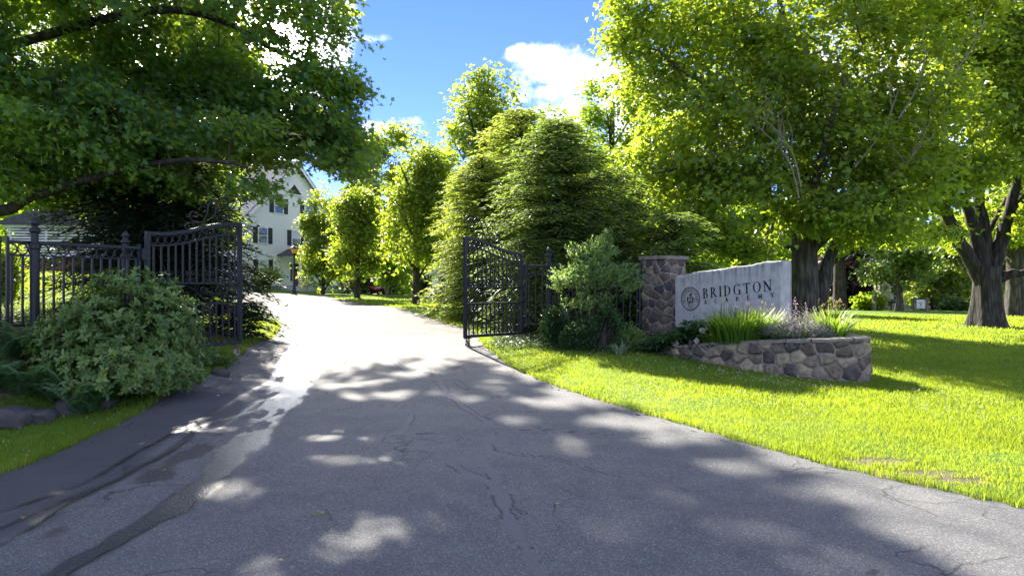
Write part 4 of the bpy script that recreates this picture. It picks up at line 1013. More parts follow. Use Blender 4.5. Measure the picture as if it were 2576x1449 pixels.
# ------------------------------------------------------------------ lamps, sign posts, car
M['lamp_black'] = simple('black_lamp_iron', (.012, .014, .016), .4, .5, var=.2)
def amber():
    t = NT('amber_glass'); b = t.bsdf((.5, .27, .06), .2, .5); e = t.n('Emission'); e.inputs[0].default_value = (1., .5, .06, 1); e.inputs[1].default_value = .05
    a = t.n('AddShader'); t.l(b.outputs[0], a.inputs[0]); t.l(e.outputs[0], a.inputs[1]); return t.fin(a)
M['amber'] = amber()
def lamp(label, x, y, hgt=3.5):
    t = thing('street_lamp', label, 'lamp', (x, y, h1(x, y) - .03)); s = hgt / 3.5
    g = G(); g.lathe([(a * s, b * s) for a, b in ((.2, 0), (.2, .1), (.15, .16), (.17, .28), (.12, .36), (.1, .6), (.075, .7), (.06, 2.55), (.09, 2.6), (.06, 2.66), (.11, 2.78), (.15, 2.83), (.15, 2.86))], n=14); g.build('pole', M['lamp_black'], t, smooth=False)
    ln = thing('lantern', None, None, (0, 0, 2.86 * s)); ln.parent = t
    g = G(); g.lathe([(a * s, b * s) for a, b in ((.14, 0), (.27, .3), (.27, .305))], n=8); g.build('lamp_glass', M['amber'], ln)
    g = G(); g.lathe([(a * s, b * s) for a, b in ((.33, .30), (.34, .33), (.2, .44), (.12, .47), (.1, .52), (.03, .56), (.025, .64), (.001, .68))], n=12)
    for k in range(8):
        a = 2 * math.pi * k / 8; g.tube([(.145 * s * math.cos(a), .145 * s * math.sin(a), 0), (.275 * s * math.cos(a), .275 * s * math.sin(a), .3 * s)], .012 * s, 4)
    g.build('cap', M['lamp_black'], ln)
p = P(740, 738, 44); lamp('black lamp post with an amber lantern beside the white house porch', p[0], 44, 3.05)
p = P(1077, 743, 58); lamp('far black lamp post standing left of the white cottage', p[0], 58, 3.2)

M['car_red'] = simple('red_car_paint', (.3, .02, .035), .18, .7, var=.05, nscale=2, bs=0)
M['tyre'] = simple('tyre_rubber', (.02, .02, .02), .8, .2); M['rim'] = simple('alloy_rim', (.4, .41, .43), .3, .5, .8)
M['chrome'] = simple('chrome_trim', (.6, .62, .65), .15, .5, .9); M['headlamp'] = simple('headlamp_glass', (.7, .75, .8), .08, .9, var=.03)
def car():
    p = P(920, 742, 60.5); t = thing('parked_car', 'dark red sedan parked beyond the lawn crest, half behind a maple trunk', 'car', (p[0], 60.5, h1(p[0], 60.5) - .05), R(-38))
    def loft(name, secs, mat, parent, cap=True):
        m = len(secs[0]); vs = [v for s_ in secs for v in s_]; fs = []
        for i in range(len(secs) - 1):
            for k in range(m): fs.append((i * m + k, i * m + (k + 1) % m, (i + 1) * m + (k + 1) % m, (i + 1) * m + k))
        fs += [tuple(range(m))[::-1], tuple((len(secs) - 1) * m + k for k in range(m))]
        g = G(); g.add(vs, fs); o = g.build(name, mat, parent, smooth=True); s_ = o.modifiers.new('sub', 'SUBSURF'); s_.levels = s_.render_levels = 2; return o
    def sec(x, w, z0, z1, top): return [(x, -w, z0), (x, -w * 1.0, (z0 + z1) / 2), (x, -w * .96, z1), (x, -w * .7, top), (x, w * .7, top), (x, w * .96, z1), (x, w, (z0 + z1) / 2), (x, w, z0)]
    body = [sec(-2.3, .7, .4, .8, .95), sec(-2.2, .84, .28, .85, 1.02), sec(-1.3, .9, .24, .86, 1.0), sec(-.3, .9, .24, .86, .98), (sec(.7, .9, .24, .84, .95)), sec(1.5, .88, .24, .78, .86), sec(2.1, .82, .26, .68, .74), sec(2.32, .7, .34, .58, .62)]
    loft('body', body, M['car_red'], t)
    cab = [[(-1.75, -.66, .93), (-1.75, -.62, .98), (-1.75, .62, .98), (-1.75, .66, .93)], [(-1.0, -.78, .93), (-1.0, -.6, 1.4), (-1.0, .6, 1.4), (-1.0, .78, .93)], [(-.1, -.8, .93), (-.1, -.6, 1.47), (-.1, .6, 1.47), (-.1, .8, .93)], [(.55, -.8, .93), (.45, -.57, 1.38), (.45, .57, 1.38), (.55, .8, .93)], [(1.35, -.7, .9), (1.3, -.62, .94), (1.3, .62, .94), (1.35, .7, .9)]]
    loft('cabin', cab, M['glass'], t)
    g = G(); g.box((-.3, 0, 1.445), (1.05, 1.06, .05)); g.build('roof', M['car_red'], t, bevel=.02)
    for s in (-1, 1):
        for x in (-1.42, 1.42):
            w = thing('wheel', None, None, (x, s * .8, .33)); w.parent = t
            g = G(); g.lathe([(.2, -.1), (.3, -.11), (.33, -.08), (.33, .08), (.3, .11), (.2, .1)], n=22); o = g.build('tyre', M['tyre'], w); o.rotation_euler = (R(90), 0, 0)
            g = G(); g.lathe([(.04, -.09), (.2, -.11), (.21, -.06), (.21, .06), (.2, .11), (.04, .09)], n=22); o = g.build('rim', M['rim'], w); o.rotation_euler = (R(90), 0, 0)
        g = G(); g.box((2.12, s * .58, .62), (.34, .36, .12)); g.build('headlight', M['headlamp'], t, bevel=.04)
        g = G(); g.box((.75, s * .98, .95), (.14, .2, .13)); g.build('mirror', M['car_red'], t, bevel=.03)
    g = G(); g.box((2.31, 0, .5), (.05, .9, .1)); g.build('grille', M['tyre'], t); g = G(); g.box((2.335, 0, .585), (.03, .95, .03)); g.build('grille_trim', M['chrome'], t)
car()

def far_signs():
    D = 54.; p = P(2316, 784, D); z = h1(p[0], D)
    t = thing('post_sign', 'white board sign between two grey posts on the far lawn', 'sign', (p[0], D, z))
    k = D / FPX
    for x in (-15 * k, 15 * k):
        g = G(); g.box((x, 0, 14 * k), (.19, .19, 32 * k + .2)); g.build('post', M['bark_pale'], t)
    g = G(); g.box((0, 0, 17 * k), (24 * k, .06, 22 * k)); g.build('board', M['trim'], t, bevel=.01)
    g = G()
    for zz, w in ((21, 13), (19.6, 9), (9.5, 9)):
        for i in range(int(w)): 
            if (i * 7 + int(zz)) % 5: g.box(((-w / 2 + i) * k, -.034, zz * k), (.7 * k, .006, 1.1 * k))
    g.lathe([(.02, 0), (.06, .01), (.02, .012)], n=8)
    g.v[-24:] = [(v[0], -.036 + v[2] * .1, 15 * k + v[1]) for v in g.v[-24:]]
    g.build('lettering', M['ink'], t)
    p = P(2199, 784, D); t2 = thing('wooden_post', 'single grey wooden post right of the rounded lime shrub', 'post', (p[0], D, h1(p[0], D)))
    g = G(); g.box((0, 0, .4), (.22, .22, 1.3)); g.build('shaft', M['bark_pale'], t2); g = G(); g.box((0, 0, 1.07), (.3, .3, .05)); g.build('cap', M['bark_pale'], t2)
    p = P(2251, 784, D); t3 = thing('small_sign', 'small grey plate on a thin dark pole before the cream house', 'sign', (p[0] + .0, D + .5, h1(p[0], D)))
    g = G(); g.tube([(0, 0, -.1), (0, 0, .85)], .04, 6); g.build('pole', M['shutter'], t3); g = G(); g.box((0, -.05, 1.05), (.26, .03, .42)); g.build('plate', M['concrete'], t3)
far_signs()

# ------------------------------------------------------------------ foliage
T_MAPLE = (np.array([(0,.0,0),(-.34,.12,.03),(-.2,.33,0),(-.52,.58,.05),(-.15,.6,0),(0,1,-.05),(.15,.6,0),(.52,.58,.05),(.2,.33,0),(.34,.12,.03),(0,.42,-.04)], float),
           [(10, i, (i + 1) % 10) for i in range(10)])
T_MID = (np.array([(0,0,0),(-.42,.3,.07),(-.16,.58,.0),(0,1,-.06),(.16,.58,0),(.42,.3,.07)], float), [(0,1,2),(0,2,3),(0,3,4),(0,4,5)])
T_DIA = (np.array([(0,0,0),(-.32,.42,.08),(0,1,0),(.32,.42,.08)], float), [(0,1,2),(0,2,3)])
T_NEEDLE = (np.array([(0,0,0),(-.17,.4,.03),(0,1,-.06),(.17,.4,.03)], float), [(0,1,2),(0,2,3)])
T_OVAL = (np.array([(0,0,0),(-.17,.3,.06),(-.19,.62,.05),(0,1,-.1),(.19,.62,.05),(.17,.3,.06),(0,.5,.0)], float), [(6,i,(i+1)%6) for i in range(6)])
def leaf_arrays(pos, d, nrm, size, tpl, rg, tint=None):
    d = d / (np.linalg.norm(d, axis=1, keepdims=True) + 1e-9); s = np.cross(d, nrm); s /= (np.linalg.norm(s, axis=1, keepdims=True) + 1e-9); n = np.cross(s, d)
    tv, tf = tpl; sz = size[:, None, None]
    V = pos[:, None, :] + sz * (s[:, None, :] * tv[None, :, 0, None] + d[:, None, :] * tv[None, :, 1, None] + n[:, None, :] * tv[None, :, 2, None])
    F = np.array(tf)[None] + (np.arange(len(pos)) * len(tv))[:, None, None]
    if tint is None: tint = np.clip(rg.normal(.5, .22, len(pos)), 0, 1)
    return V.reshape(-1, 3), F.reshape(-1, 3), np.repeat(tint, len(tv))
class Leaves:
    def __init__(s): s.V = []; s.F = []; s.T = []; s.n = 0
    def add(s, pos, d, nrm, size, tpl, rg, tint=None):
        if not len(pos): return
        v, f, t = leaf_arrays(pos, d, nrm, size, tpl, rg, tint); s.V.append(v); s.F.append(f + s.n); s.T.append(t); s.n += len(v)
    def build(s, name, mat, parent=None):
        return fast_mesh(name, np.concatenate(s.V), np.concatenate(s.F), mat, parent, {'tint': np.concatenate(s.T)})

def tubes(segs, name, mat, parent, sides=6):
    """segs: list of (points (k,3), radii (k,))"""
    V = []; F = []; n = 0
    ang = np.arange(sides) * 2 * math.pi / sides
    for pts, rad in segs:
        pts = np.asarray(pts, float); k = len(pts)
        if k < 2: continue
        t = np.gradient(pts, axis=0); t /= np.linalg.norm(t, axis=1, keepdims=True) + 1e-9
        ref = np.where(np.abs(t[:, 2:3]) > .9, np.array([[1., 0, 0]]), np.array([[0, 0, 1.]])); ref = np.repeat(ref[:1], k, 0)
        a = np.cross(t, ref); a /= np.linalg.norm(a, axis=1, keepdims=True) + 1e-9; b = np.cross(t, a); r = np.asarray(rad)[:, None, None]
        ring = pts[:, None] + r * (a[:, None] * np.cos(ang)[None, :, None] + b[:, None] * np.sin(ang)[None, :, None])
        V.append(ring.reshape(-1, 3)); i = np.arange(k - 1)[:, None] * sides; j = np.arange(sides)[None]; j2 = (j + 1) % sides
        F.append(np.stack([i + j, i + j2, i + sides + j2, i + sides + j], -1).reshape(-1, 4) + n); n += k * sides
    return fast_mesh(name, np.concatenate(V), np.concatenate(F), mat, parent, smooth=True)

def smooth_line(pts, n):
    pts = np.asarray(pts, float); u = np.linspace(0, len(pts) - 1, n)
    return np.stack([np.interp(u, range(len(pts)), pts[:, k]) if len(pts) < 3 else catmull3(pts, u)[:, k] for k in range(3)], 1)
def catmull3(p, u):
    n = len(p); i = np.clip(np.floor(u).astype(int), 0, n - 2); f = (u - i)[:, None]; g = lambda k: p[np.clip(k, 0, n - 1)]
    p0, p1, p2, p3 = g(i - 1), g(i), g(i + 1), g(i + 2)
    return .5 * (2 * p1 + (p2 - p0) * f + (2 * p0 - 5 * p1 + 4 * p2 - p3) * f * f + (3 * p1 - p0 - 3 * p2 + p3) * f ** 3)

def trunk_mesh(pts, r0, r1, flare, name, mat, parent, seed, n=40, sides=22):
    c = smooth_line(pts, n); u = np.linspace(0, 1, n); hgt = np.linalg.norm(c - c[0], axis=1)
    rad = r0 + (r1 - r0) * u + flare * r0 * np.exp(-hgt / (r0 * 1.1)); V = []
    for i in range(n):
        for k in range(sides):
            a = 2 * math.pi * k / sides; lob = 1 + .10 * math.sin(a * 5 + seed) * (math.exp(-hgt[i] / (r0 * 2.2)) * 1.6 + .35) + .07 * math.sin(a * 3 + hgt[i] * .8 + seed * 2)
            V.append((c[i][0] + rad[i] * lob * math.cos(a), c[i][1] + rad[i] * lob * math.sin(a), c[i][2]))
    idx = np.arange(n * sides).reshape(n, sides); q = np.stack([idx[:-1], np.roll(idx, -1, 1)[:-1], np.roll(idx, -1, 1)[1:], idx[1:]], -1).reshape(-1, 4)
    return fast_mesh(name, np.array(V), q, mat, parent, smooth=True)

def crown_points(ells, rg, gap=.42, gsc=.35, seed=0, shell=.45):
    out = []
    for (cx, cy, cz, rx, ry, rz, n) in ells:
        m = n * 3; d = rg.normal(size=(m, 3)); d /= np.linalg.norm(d, axis=1, keepdims=True); r = rg.random(m) ** shell
        r = r * (1 + .14 * np.sin(d[:, 0] * 5 + seed) * np.sin(d[:, 2] * 6 + 1.3 * seed) + .1 * np.sin(d[:, 1] * 9 + d[:, 2] * 7))
        p = d * r[:, None] * np.array([rx, ry, rz]) + np.array([cx, cy, cz]); k = noise3(p + 50, gsc, seed) > gap
        if k.sum() < n * .35: k[:] = True
        out.append(p[k][:n])
    return np.concatenate(out)

def grow(limbs, tgt, rg, rtip=.008, rmax=.2):
    """joins every twig tip in tgt to the limb skeleton; returns tube segments"""
    nodes = []; cnt = []; par = []
    for pts, r0, r1 in limbs:
        p = smooth_line(pts, max(4, int(np.linalg.norm(np.diff(np.asarray(pts, float), axis=0), axis=1).sum() / .5)))
        for i in range(len(p)): nodes.append(p[i])
    base_n = len(nodes); N = np.zeros((base_n + len(tgt) * 4 + 8, 3)); N[:base_n] = nodes; n = base_n; segs = []
    d0 = np.min(np.linalg.norm(tgt[:, None] - N[None, :base_n], axis=2), axis=1) if len(tgt) * base_n < 3e7 else np.zeros(len(tgt))
    for i in np.argsort(d0):
        t = tgt[i]; dd = np.linalg.norm(N[:n] - t, axis=1) + .25 * np.maximum(0, N[:n, 2] - t[2]); j = int(np.argmin(dd)); a = N[j]; L = np.linalg.norm(t - a)
        if L < .15: continue
        mid = (a + t) / 2 + np.array([rg.normal(0, .06 * L), rg.normal(0, .06 * L), .1 * L]); q3 = mid * .5 + t * .5 + np.array([0, 0, .05 * L])
        r = min(rmax, .006 + .012 * L ** 1.1); segs.append((np.array([a, mid, q3, t]), np.array([r * 1.3, r, r * .75, rtip * .7])))
        N[n] = mid; N[n + 1] = q3; N[n + 2] = t; n += 3
    return segs

def spray(L, cl, per, R_, rz, size, tpl, rg, centre, droop=.35, flat=.5, szvar=.25, gapf=None, base=None):
    """leaves round each twig tip"""
    m = len(cl); c = np.repeat(cl, per, 0); k = len(c); o = rg.normal(size=(k, 3)) * np.array([R_, R_, rz]) * .6
    outd = cl - centre; outd[:, 2] *= .3; outd /= np.linalg.norm(outd, axis=1, keepdims=True) + 1e-9; outd = np.repeat(outd, per, 0)
    o[:, 2] -= .35 * (o[:, 0] * outd[:, 0] + o[:, 1] * outd[:, 1]).clip(0)
    d = outd * .6 + rg.normal(size=(k, 3)) * .7; d[:, 2] = d[:, 2] * .5 - droop
    nrm = rg.normal(size=(k, 3)) * flat + np.array([0, 0, 1.0]) + outd * .25
    tint = np.clip(np.repeat(rg.normal(.5, .17, m), per) + rg.normal(0, .15, k), 0, 1)
    sz = size * np.clip(rg.normal(1, szvar, k), .5, 1.6); pp = c + o
    if gapf is not None: q = ~gapf(pp + base); pp, d, nrm, sz, tint = pp[q], d[q], nrm[q], sz[q], tint[q]
    L.add(pp, d, nrm, sz, tpl, rg, tint)

def tree(name, label, cat, base, trunk, limbs, ells, per, R_, rz, size, tpl, mat, barkm, seed=1, gap=.42, gsc=.35, flare=.5, tr=(.4, .3), group=None, centre=None, droop=.35, flat=.5, shell=.45, twigs=True, extra=None, twigfrac=1.0, gapf=None):
    rg = np.random.default_rng(seed); t = thing(name, label, cat, base, 0, group); b = np.array(base)
    cl = crown_points(ells, rg, gap, gsc, seed, shell)
    if centre is None: centre = np.array([0, 0, np.mean([e[2] for e in ells])])
    tm = trunk_mesh(trunk, tr[0], tr[1], flare, 'trunk', barkm, t, seed)
    L = Leaves(); spray(L, cl, per, R_, rz, size, tpl, rg, np.array(centre), droop, flat, gapf=gapf, base=b)
    if extra: extra(L, rg)
    cr = L.build('crown', mat, t)
    if twigs:
        ls = [(trunk, tr[0], tr[1])] + limbs; segs = []
        for pts, r0, r1 in limbs:
            n = max(6, int(len(pts) * 5)); p = smooth_line(pts, n); p = p + np.stack([vnoise(np.arange(n) * .7, np.full(n, 3.3), seed + k) - .5 for k in range(3)], 1) * r0 * .8 * np.linspace(0, 1, n)[:, None]
            segs.append((p, np.linspace(r0, r1, n)))
        ll = [(pts, r0, r1) for pts, r0, r1 in limbs] or [(trunk[1:], tr[0], tr[1])]
        ct = cl if twigfrac >= 1 else cl[rg.random(len(cl)) < twigfrac]
        tubes(segs + grow(ll, ct, rg), 'limbs', barkm, t, 7)
    return t

def in_world(px, py, D, base): 
    p = P(px, py, D); return (p[0] - base[0], p[1] - base[1], p[2] - base[2])

# openings in the two left crowns: where the photo shows sun patches on the drive the crown above has a gap
PATCH = [(850,1360,95,30),(950,1322,85,26),(1050,1298,62,16),(1120,1238,62,18),(820,1102,52,14),(930,1108,40,9),(985,1000,70,9),(870,1006,40,7),(1085,928,60,6),(960,915,55,5),(1180,1010,50,6),
         (1440,958,120,13),(1310,938,80,8),(1400,1020,130,12),(1560,1070,150,15),(1300,1065,70,8),(1700,1112,130,17),(1850,1172,150,18),(1480,1125,70,9),(2040,1235,130,22),(2330,1330,210,60),(1880,1330,130,17),(1650,1250,90,12),(2000,1400,110,20),(1380,1180,45,8),(640,1010,60,7),(560,1085,60,7),(330,1120,60,6),(700,1230,40,8),(1230,1395,45,12),(180,1395,60,12)]
_pg = []
for px, py, rx, ry in PATCH:
    g = gp(px, py); _pg.append((g[0], g[1], rx * g[1] / FPX, ry * g[1] ** 2 / (1.5 * FPX) * 1.25))
_bl = np.array([gp(px, py)[:2] for px, py in ((2330,1449),(2330,1400),(2250,1300),(2110,1222),(1900,1152),(1700,1082),(1500,1008),(1350,948),(1225,880))])
def lets_sun_through(p):
    h = (p[:, 2] - .1) / math.tan(R(SUN_EL)); gx = p[:, 0] - math.sin(R(SUN_AZ)) * h; gy = p[:, 1] - math.cos(R(SUN_AZ)) * h; o = np.zeros(len(p), bool); nz = (fbm(gx * 3.1, gy * 1.6, 71) - .5) * 1.6 + (vnoise(gx * 9, gy * 6, 72) - .5) * .9
    for cx, cy, rx, ry in _pg: o |= ((gx - cx) / rx) ** 2 + ((gy - cy) / ry) ** 2 + nz < 1.05
    o |= (fbm(gx * 1.9, gy * 1.2, 88) + .12 * (vnoise(gx * 7, gy * 4, 12) - .5) > .655) & (gy < 13.5)
    o |= (gx > np.interp(gy, _bl[:, 1], _bl[:, 0]) + nz * .35) & (gy < 14.5); return o
# --- 1 the big maple on the left, trunk outside the frame
def left_maple():
    b = (-10.6, 13.2, 1.35); W = lambda px, py, D: in_world(px, py, D, b)
    trunk = [(0, 0, -.3), (.1, 0, 1.5), (.1, .2, 3.2), (.2, .2, 5.5), (.3, .3, 9)]
    limbs = [([(0, 0, 1.6), W(0, 530, 13.2), W(90, 492, 12.8), W(260, 440, 12.3), W(480, 400, 12), W(620, 420, 11.8)], .13, .02),
             ([(0, .1, 2.2), W(60, 420, 13.5), W(330, 370, 14), W(600, 330, 14), W(800, 350, 13.6)], .2, .03),
             ([(.1, .1, 3.4), W(200, 250, 13.6), W(450, 230, 14.2), W(700, 240, 14.5), W(880, 260, 14.2)], .22, .03),
             ([(.2, .1, 4.2), W(300, 40, 13.5), W(520, 40, 14), W(700, 130, 14.3), W(850, 200, 14)], .1, .02),
             ([(.2, .2, 5), W(350, -200, 13.5), W(600, -150, 14), W(820, -20, 14)], .12, .02),
             ([(.3, .3, 6), (2, 1, 9), (3.6, 2, 11.5)], .2, .03), ([(.2, .2, 4), (-2, 1, 7), (-4, 2, 9)], .2, .03), ([(.2, .2, 4), (0, -2.5, 6), (.5, -4, 7)], .16, .03), ([(.1, .1, 3), (1, 3, 5), (2.5, 5, 6.5)], .18, .03)]
    ells = []
    def e(px, py, D, rx, ry, rz, n): x, y, z = W(px, py, D); ells.append((x, y, z, rx, ry, rz, n))
    e(60, 400, 13, 1.3, 2.0, .8, 90); e(10, 40, 11.8, 1.3, 1.4, 1.1, 120); e(30, 70, 11.2, .8, .8, .6, 70); e(60, 20, 15, 1.5, .8, 1., 90); e(60, 60, 14.2, 1.6, 1.0, 1.3, 130); e(180, 180, 14.5, 1.6, 1.0, 1.2, 110); e(20, 240, 12.2, 1.3, 1.4, .9, 110); e(150, 20, 11.6, 1.2, 1.4, .7, 80); e(130, 120, 12.5, 1.8, 2.2, 1.6, 230); e(300, 290, 12.6, 1.5, 2.0, 1.1, 190); e(420, 110, 13.5, 1.7, 2.2, 1.5, 210)
    e(400, 375, 13, 1.5, 1.6, .7, 150); e(560, 250, 13.5, 1.4, 2.0, 1.1, 150); e(600, 355, 13.2, 1.1, 1.4, .45, 85); e(700, 300, 13.8, 1.1, 1.5, .85, 85)
    e(640, 110, 14, 1.3, 1.8, 1.2, 75); e(790, 325, 13.8, .85, 1.2, .45, 62); e(800, 230, 14, .75, 1.3, .8, 52); e(790, 120, 14, .6, 1.2, .7, 26); e(830, 340, 14, .6, .9, .55, 60)
    e(740, 15, 14, .8, 1.4, .5, 30); e(520, -120, 14, 2.2, 2.6, 1.8, 240); e(150, -150, 13.5, 2.6, 3, 2.2, 250); e(865, 405, 13.6, .35, .6, .25, 20); e(640, 455, 12.6, .2, .5, .25, 9); e(540, 450, 12.6, .5, .7, .25, 18)
    e(120, 470, 13.5, 1.2, 1.2, .3, 50); e(860, 190, 14, .35, .8, .5, 26); e(830, 60, 14, .3, .7, .35, 12)
    ells.append((0, .5, 9.5, 4.2, 4.2, 3.4, 420)); ells.append((2.6, 1.5, 10.5, 2.6, 3, 2.4, 180)); ells.append((-4, 0, 6, 3, 3.5, 3, 200)); ells.append((.5, -3.5, 6.5, 2.5, 2.5, 2, 120))
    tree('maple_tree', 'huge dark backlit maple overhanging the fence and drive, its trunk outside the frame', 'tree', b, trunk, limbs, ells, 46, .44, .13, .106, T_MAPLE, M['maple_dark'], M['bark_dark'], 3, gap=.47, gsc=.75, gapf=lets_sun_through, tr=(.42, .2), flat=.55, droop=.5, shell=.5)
left_maple()

# --- 2 the taller maple behind it, whose upper crown shades the foreground
def back_maple():
    b = (-12.5, 27.5, 1.35)
    trunk = [(0, 0, -.3), (.2, 0, 3), (.3, 0, 7), (.5, .2, 12), (.8, .3, 16)]
    limbs = [([(.3, 0, 6), (3, -.5, 9.5), (5.2, -1, 12)], .2, .04), ([(.3, 0, 7.5), (3.2, 0, 12), (6, .4, 15)], .2, .04), ([(.2, 0, 5), (-3, 0, 8), (-5, .5, 11)], .2, .04), ([(.4, .1, 9), (1.5, -2.5, 12), (2.4, -4.5, 14.5)], .18, .04), ([(.4, .1, 9), (1, 2.5, 13), (1.4, 4, 16)], .18, .04), ([(.6, .2, 13), (3, .5, 16.5), (4.5, .6, 18)], .15, .03)]
    ells = [(4.3, 0, 14.2, 3.3, 4.2, 3.6, 430), (6.2, .3, 15.2, 2.6, 3.8, 2.4, 150), (7.6, .5, 15.9, 1.3, 2.5, 1.4, 36), (.5, 0, 9, 2.6, 3, 2.4, 110), (0, 0, 4.6, 2.6, 2.6, 1.4, 70), (1.2, 0, 17, 2.5, 3, 1.8, 110)]
    tree('maple_tree', 'tall sunlit maple rising behind the big dark overhanging maple', 'tree', b, trunk, limbs, ells, 40, .62, .25, .26, T_MID, M['maple'], M['bark'], 5, gap=.47, gsc=.5, gapf=lets_sun_through, tr=(.45, .15), flat=.6)
back_maple()

# --- 3 old maple right of the name stone
def old_maple():
    b = (9.75, 24.5, .12); W = lambda px, py, D: in_world(px, py, D, b)
    trunk = [(0, 0, -.3), (-.02, 0, 1.2), (-.05, 0, 2.6), (-.1, 0, 3.6), (-.15, .1, 5.5)]
    limbs = [([(-.1, 0, 2.9), W(1990, 480, 24), W(1900, 330, 23.6), W(1780, 220, 23), W(1640, 120, 22.5)], .26, .03),
             ([(-.1, 0, 3.0), W(1960, 520, 23.5), W(1880, 460, 23), W(1740, 420, 22), W(1640, 440, 22)], .16, .02),
             ([(-.1, .1, 3.4), W(2020, 380, 24.5), W(2000, 200, 24.5), W(1960, 20, 24.5), W(1930, -150, 24.5)], .26, .03),
             ([(0, .1, 3.2), W(2120, 420, 24.5), W(2200, 260, 24.5), W(2280, 80, 24.5), W(2330, -100, 24.5)], .24, .03),
             ([(.1, 0, 2.6), W(2140, 540, 23.6), W(2260, 470, 23), W(2380, 430, 22.4)], .16, .02),
             ([(.3, .1, -.2), (.62, .1, 1.6), (.95, .2, 2.6), (1.7, .4, 4), (2.8, .6, 6)], .30, .08),
             ([(-.1, -.1, 3.3), (-.5, -2.5, 5.5), (-.7, -4.5, 7.2)], .2, .03), ([(-.1, .1, 3.5), (-2, 3, 6.5), (-3, 4.5, 8)], .2, .03),
             ([(-.2, 0, 2.75), W(1900, 600, 23.6), W(1800, 610, 22.8)], .1, .02)]
    ells = []
    def e(px, py, D, rx, ry, rz, n): x, y, z = W(px, py, D); ells.append((x, y, z, rx, ry, rz, n))
    e(1640, 60, 23.5, 1.2, 2.2, 1.1, 70); e(1660, 180, 23.5, 1.5, 2.2, 1.2, 100); e(1780, 60, 23.5, 1.7, 2.4, 1.5, 150); e(1800, 300, 23, 1.9, 2.4, 1.5, 180); e(1760, 460, 22.6, 1.5, 2, .9, 130)
    e(1640, 380, 23, .9, 1.8, .8, 55); e(1800, 580, 22.6, 1.0, 1.6, .55, 85); e(1900, 430, 22.5, 1.3, 2, 1.2, 120); e(1950, 180, 23.2, 1.9, 2.6, 1.8, 220); e(2080, 330, 22.8, 1.9, 2.4, 1.5, 200)
    e(2080, 80, 23.5, 2.2, 2.6, 1.8, 240); e(2060, 520, 22.6, 1.4, 2, .8, 120); e(2230, 430, 23, 1.7, 2.2, 1.3, 170); e(2280, 230, 23.5, 2.0, 2.6, 1.7, 220); e(2330, 60, 24, 2.1, 2.6, 1.6, 200); e(2200, 570, 23, 1.2, 1.8, .6, 80)
    e(1570, 100, 23.8, .6, 1.6, .9, 30); e(1560, 20, 24, .5, 1.4, .6, 18); e(1720, 560, 22.8, .7, 1.4, .5, 42); e(1870, 620, 22.8, .9, 1.4, .35, 50)
    ells += [(0, 0, 13, 6.5, 6, 3.6, 420), (0, 3.5, 8.5, 5, 3.5, 4, 260)]
    def dead(t, rg):
        segs = []
        for px, py, D in ((2010, 500, 21.0), (2015, 470, 21.0)):
            pts = [W(px, py, D), W(px - 20, py - 80, D), W(px - 60, py - 140, D), W(px - 130, py - 200, D)]; segs.append((smooth_line(pts, 12), np.linspace(.028, .009, 12)))
            for k in range(7):
                a = smooth_line(pts, 12)[4 + k]; q = a + np.array([rg.normal(0, .35), rg.normal(0, .3), .5 + rg.random() * .6]); segs.append((np.array([a, (a + q) / 2 + rg.normal(0, .08, 3), q]), np.array([.013, .01, .006])))
        for px0, py0, px1, py1 in ((2150, 420, 2260, 230), (2260, 300, 2330, 120), (2330, 250, 2480, 60), (2230, 450, 2330, 330)):
            pts = [W(px0, py0, 21.5), W((px0 + px1) / 2 + 14, (py0 + py1) / 2 + 6, 21.3), W(px1, py1, 21.0)]; segs.append((smooth_line(pts, 9), np.linspace(.035, .01, 9)))
            for k in range(5):
                a = smooth_line(pts, 9)[3 + k]; q = a + np.array([rg.normal(.1, .4), rg.normal(0, .3), .4 + rg.random() * .8]); segs.append((np.array([a, (a + q) / 2 + rg.normal(0, .07, 3), q]), np.array([.014, .01, .006])))
        [tubes([s_] , 'dead_branch', M['dead'], t, 5) for s_ in segs[:0]]; grp = {}
        for s_ in segs:
            if len(s_[0]) > 6: key = len(grp); grp[key] = []
            grp[key].append(s_)
        for v_ in grp.values(): tubes(v_, 'dead_branch', M['dead'], t, 5)
    t = tree('maple_tree', 'old maple with a thick furrowed trunk directly behind the granite name stone', 'tree', b, trunk, limbs, ells, 24, .5, .2, .19, T_MID, M['maple'], M['bark'], 9, gap=.42, gsc=.42, tr=(.46, .32), flare=.35, flat=.65, droop=.3)
    dead(t, np.random.default_rng(2))
old_maple()

